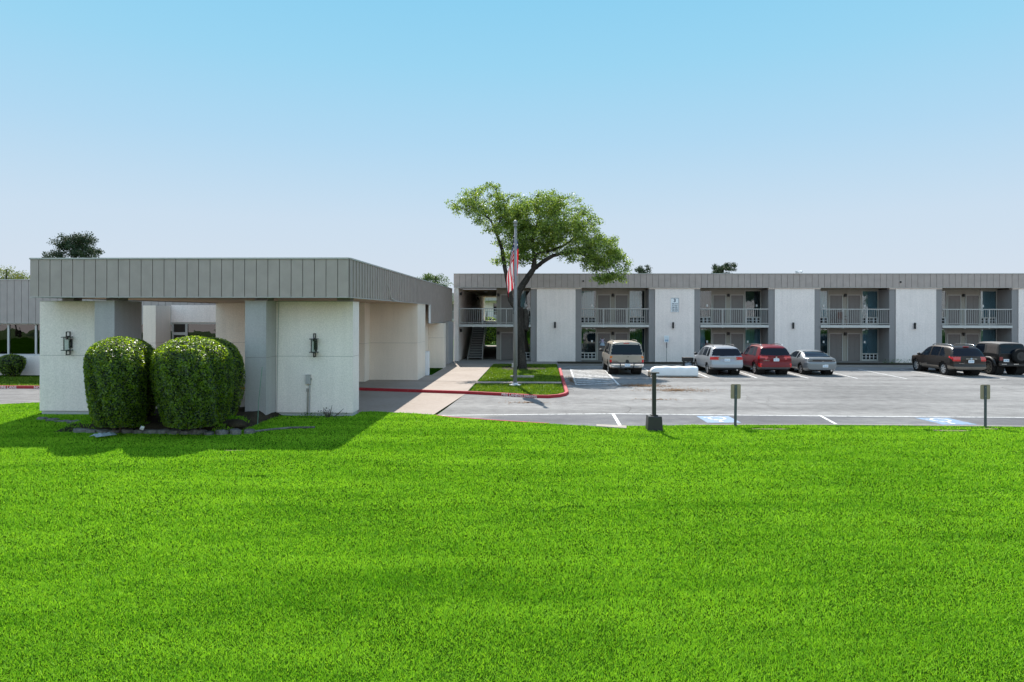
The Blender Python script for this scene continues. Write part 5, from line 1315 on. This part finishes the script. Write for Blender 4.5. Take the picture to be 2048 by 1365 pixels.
# ------------------------------------------------------------------ posts and signs at the lawn edge
pb = thing('bollard_post', 'black square post on a tapered black base at the lawn edge', 'post', (3.52, 20.45, .03))
v = [(sx * q, sy * q, z) for q, z in ((.225, 0), (.20, .42), (.185, .445)) for sx, sy in ((-1, -1), (1, -1), (1, 1), (-1, 1))]
MB().add(v, [(3, 2, 1, 0), (8, 9, 10, 11)] + [(i * 4 + k, i * 4 + (k + 1) % 4, (i + 1) * 4 + (k + 1) % 4, (i + 1) * 4 + k) for i in range(2) for k in range(4)]).build('base', M['black'], pb)
MB().box(-.055, .055, -.055, .055, .446, 1.70).build('post', M['black'], pb)
MB().box(-.10, .10, -.10, .10, .4455, .475).build('collar', M['black'], pb)
MB().box(-.14, .14, -.09, .09, 1.701, 1.735).build('cap_plate', M['black'], pb)
def back_sign(x, y, lean, label):
    t = thing('road_sign', label, 'sign', (x, y, .04), 0, 'sign backs at the lawn edge')
    t.rotation_euler = (0, lean, R(3))
    bm = bmesh.new(); w, h, r_ = .155, .225, .035
    pts = []
    for cx, cz, a0 in ((w - r_, h - r_, 0), (-w + r_, h - r_, 90), (-w + r_, -h + r_, 180), (w - r_, -h + r_, 270)):
        pts += [(cx + r_ * math.cos(R(a0 + q)), cz + r_ * math.sin(R(a0 + q))) for q in (0, 30, 60, 90)]
    n = len(pts); mb = MB()
    mb.add([(p[0], .012, 1.08 + p[1]) for p in pts] + [(p[0], .016, 1.08 + p[1]) for p in pts], [tuple(range(n)), tuple(range(2 * n - 1, n - 1, -1))] + [(k, n + k, n + (k + 1) % n, (k + 1) % n) for k in range(n)])
    mb.build('plate', M['sign_back'], t)
    MB().add([(p[0] * .97, .0175, 1.08 + p[1] * .97) for p in pts], [tuple(range(n))]).build('face', M['sign_blue'], t)
    p_ = MB(); p_.box(-.03, .03, -.004, .0, -.25, 1.28).box(-.042, -.03, .0, .010, -.25, 1.28).box(.03, .042, .0, .010, -.25, 1.28).build('post', M['post'], t)
    MB().lathe([(.012, -.012), (.012, -.0045)], 8, 'y', (0, 0, 1.22)).lathe([(.012, -.012), (.012, -.0045)], 8, 'y', (0, 0, .95)).build('bolt', M['alu'], t)
    return t
back_sign(6.13, 21.2, R(.8), 'leaning small sign seen from behind, nearer the black post')
back_sign(13.80, 21.45, R(0), 'upright small sign seen from behind, at the far right of the lawn edge')

# ------------------------------------------------------------------ loose things
# white retouching remnant in the empty bay, built as a covered load
wt = thing('retouch_remnant', 'long low white retouching remnant, built as a covered load, with a rounded left end in the parking bay', 'covered object', (7.72, 38.5, 0))
cv = []; S = 14
for i in range(25):
    u = i / 24; x = -1.30 + 2.56 * u; k = min(1, math.sqrt(max(0, u * 6.5)) ) if u < .155 else 1
    hgt = .48 * (.55 + .45 * k) + .012 * math.sin(u * 23); wd = .42 * (.6 + .4 * k)
    for j in range(S + 1):
        q = math.pi * j / S; cx = math.cos(q); sy = math.sin(q) ** .45
        cv.append((x, -math.copysign(abs(cx) ** .35, cx) * wd, .09 + hgt * sy * (1 if 0 < j < S else 0)))
MB().add(cv, [(i * (S + 1) + j, (i + 1) * (S + 1) + j, (i + 1) * (S + 1) + j + 1, i * (S + 1) + j + 1) for i in range(24) for j in range(S)] + [tuple(range(S + 1)), tuple(24 * (S + 1) + j for j in range(S, -1, -1))]).build('cover', M['tarp'], wt, True)
MB().box(-1.2, 1.24, -.36, .36, .03, .10).build('skid', M['plinth'], wt)
wh = MB().lathe([(.10, -1.46), (.17, -1.44), (.17, -1.36), (.10, -1.33)], 16, 'x', (0, -.2, .17)).build('wheel', simple('tan_wheel', (.35, .25, .17), .8, var=.2), wt, True)
# bin bag by the wall between cover and silver car
bb = thing('bin_bag', 'grey bag with a dark lid lying at the wall left of the silver crossover', 'bag', (9.55, 43.2, 0))
MB().lathe([(.10, 0), (.26, .05), (.30, .22), (.22, .42), (.06, .5)], 12).build('bag', simple('grey_bag', (.25, .30, .36), .5, var=.2, scale=8, bump=.6, bscale=8), bb, True)
MB().box(-.35, .3, -.2, .2, .52, .78).box(-.3, -.24, -.15, .15, 0, .52).box(.2, .26, -.15, .15, 0, .52).build('dark_crate', M['trim'], bb)
# plaque on the island
pq = thing('stone_slab', 'flat stone slab lying in the island grass beside the flagpole', 'slab', (-.75, 36.4, .10))
MB().box(-.60, .66, -.28, .28, 0, .09).build('slab', M['kerbstone'], pq)
# stones that edge the bush bed
STN = [(-15.95, 21.75), (-15.6, 21.5), (-15.25, 21.3), (-14.85, 21.25), (-14.45, 21.25), (-14.1, 21.2), (-13.85, 20.95), (-13.7, 20.65), (-13.45, 20.4), (-13.1, 20.3), (-12.75, 20.28), (-12.4, 20.3), (-12.05, 20.32), (-11.7, 20.3), (-11.35, 20.28), (-11.0, 20.28), (-10.65, 20.28), (-10.3, 20.26), (-9.95, 20.2), (-9.6, 20.16), (-9.25, 20.2), (-8.9, 20.28), (-8.55, 20.42)]
STN = [(x + .35, y - 1.12) if x > -13.75 else (x + .15 * k, y - .2 - .22 * max(0, k - 2)) for k, (x, y) in enumerate(STN)]
for k, (x, y) in enumerate(STN):
    r_ = random.Random(k + 60); n = 8; w_, d_ = r_.uniform(.15, .25), r_.uniform(.10, .19)
    ring_ = [(w_ * math.cos(2 * math.pi * q / n + .3) * r_.uniform(.85, 1.12), d_ * math.sin(2 * math.pi * q / n + .3) * r_.uniform(.85, 1.12)) for q in range(n)]
    h0 = r_.uniform(.04, .09)
    v = [(p[0], p[1], -.04) for p in ring_] + [(p[0], p[1], h0 * .8 + r_.uniform(-.01, .01)) for p in ring_] + [(p[0] * .82, p[1] * .8, h0 + r_.uniform(-.012, .012)) for p in ring_]
    o = MB().add(v, [(i * n + q, i * n + (q + 1) % n, (i + 1) * n + (q + 1) % n, (i + 1) * n + q) for i in range(2) for q in range(n)] + [tuple(2 * n + q for q in range(n))]).build('edging_stone', M['stone'], None, False, (x, y, .10 if x > -13.4 else .05))
    o.rotation_euler = (r_.uniform(-.05, .05), r_.uniform(-.05, .05), r_.uniform(-.5, .5))
    tag(o, 'flat grey stone in the low edging row before the rounded bushes', 'edging stone', 'stones edging the bush bed')
eb = MB()
eb.tube([(-8.2, 19.3, .09), (-7.8, 19.75, .09), (-7.3, 20.1, .09), (-6.6, 20.2, .09)], .035, 6)
tag(eb.build('lawn_edging', M['stone']), 'thin grey edging strip in the grass below the meter box pier', 'edging')
# crumpled pale bag on the lawn
cb = MB(); vs = []; r_ = random.Random(9)
for i in range(7):
    for j in range(9):
        u, v_ = i / 6 - .5, j / 8 - .5
        vs.append((u * .26 + v_ * .30, v_ * .42 - u * .10, .07 + .09 * max(0, 1 - (2 * u) ** 2) * r_.uniform(.3, 1.2) * (1 - v_ * v_ * 2)))
cb.add(vs, [(i * 9 + j, (i + 1) * 9 + j, (i + 1) * 9 + j + 1, i * 9 + j + 1) for i in range(6) for j in range(8)])
o = cb.build('crumpled_bag', simple('pale_plastic', (.26, .33, .38), .3, var=.3, scale=14), None, False, (-11.9, 18.4, .06))
sol = o.modifiers.new('thick', 'SOLIDIFY'); sol.thickness = .012
tag(o, 'crumpled pale plastic bag on the grass left of the bushes', 'litter')
o = MB().box(-.05, .05, -.05, .05, 0, .06).box(-.03, .03, -.03, .03, .06, .14).build('paper_cup', M['sign_white'], None, False, (-11.2, 19.05, .22))
o.rotation_euler = (1.2, .4, .5); tag(o, 'small white scrap lying on the stone edging', 'litter')
o = MB().lathe([(.34, 0), (.24, .10), (.10, .17), (.02, .19)], 14, 'z').build('earth_mound', M['soil'], None, True, (-8.75, 19.75, .2))
tag(o, 'small heap of bare soil beside the right rounded bush', 'soil heap')
# weeds at the wall feet
M['weed'] = leafy('weed_leaves', (.03, .08, .01), (.10, .17, .04), .3, .5, .3, 2, 'rnd')
def weeds(cx, cy, rx, ry, h, n, z, label, seed, leaf=.07, name='weeds'):
    r = np.random.default_rng(seed); P = np.stack([cx + r.uniform(-rx, rx, n), cy + r.uniform(-ry, ry, n), z + h * r.uniform(.05, 1, n) ** 1.4], 1)
    o = leaf_mesh(name, P, np.tile([[0, -.3, 1.]], (n, 1)), leaf, M['weed'], None, seed, .2)
    o['kind'] = 'stuff'; tag(o, label, 'weeds')
weeds(26.0, 48.2, 1.9, .22, .32, 420, .11, 'low weeds along the foot of the white wall left of the brown crossover', 71)
weeds(18.5, 48.25, 1.4, .2, .2, 160, .11, 'sparse weeds at the wall foot behind the grey coupe', 72)
weeds(-7.0, 22.35, .8, .25, .16, 260, .05, 'weeds at the foot of the right white pier', 73, .05)
sp_ = thing('dry_plant', 'withered dark plant at the foot of the right white pier', 'plant', (-6.85, 22.35, .05))
tw = MB()
for k, (dx, hh) in enumerate(((-.18, .34), (-.08, .22), (.02, .28), (.12, .42), (.5, .30), (.05, .18))): tw.tube([(dx * .3, 0, 0), (dx * .7, -.03, hh * .5), (dx, .02, hh)], [.018, .014, .005], 5)
tw.build('stem', M['twig'], sp_)
P = np.random.default_rng(3).normal(0, .1, (40, 3)) * [1.2, .5, .8] + [-.05, 0, .16]
leaf_mesh('foliage', P, np.tile([[0, 0, 1.]], (40, 1)), .07, M['bush_core'], sp_, 5)
cs = thing('cane', 'thin green garden cane leaning by the right rounded bush', 'cane', (-8.5, 20.6, .1))
MB().tube([(0, 0, 0), (.02, .02, .7), (.12, .05, 1.75)], .011, 6).build('rod', simple('green_cane', (.12, .24, .18), .5), cs)

# trees on the near side of the lot, behind the photographer: only the window panes show them
src = far_tree('broadleaf_tree', 'broad green tree behind the photographer, mirrored in the window panes', (-24, -34, 0), 11, 11, M['mid_leaf'], 51, 300, 34, .34, 'round', 'trees mirrored in the panes')
for k, (x, y, z_) in enumerate(((-42, -30, 3), (-8, -46, 1.3), (-60, -26, 2.1), (6, -52, .4), (26, -40, 2.6), (48, -48, 5), (70, -40, .9), (-80, -30, 4))):
    dup(src, (x, y, 0), z_)

# brown chair on the third bay's balcony
bc = thing('balcony_chair', 'dark reddish brown chair on the upper balcony above the grey coupe', 'chair', (21.72, 49.25, FL2))
chm = simple('chair_plastic', (.10, .035, .025), .6)
MB().box(-.24, .24, -.22, .22, .40, .44).build('seat', chm, bc)
MB().box(-.24, .24, .20, .24, .46, .92).build('backrest', chm, bc)
for sx in (-1, 1):
    for sy in (-1, 1): MB().box(sx * .23 - .02, sx * .23 + .02, sy * .2 - .02, sy * .2 + .02, 0, .40).build('leg', chm, bc)
    MB().box(sx * .26 - .02, sx * .26 + .02, -.2, .2, .60, .63).build('armrest', chm, bc)
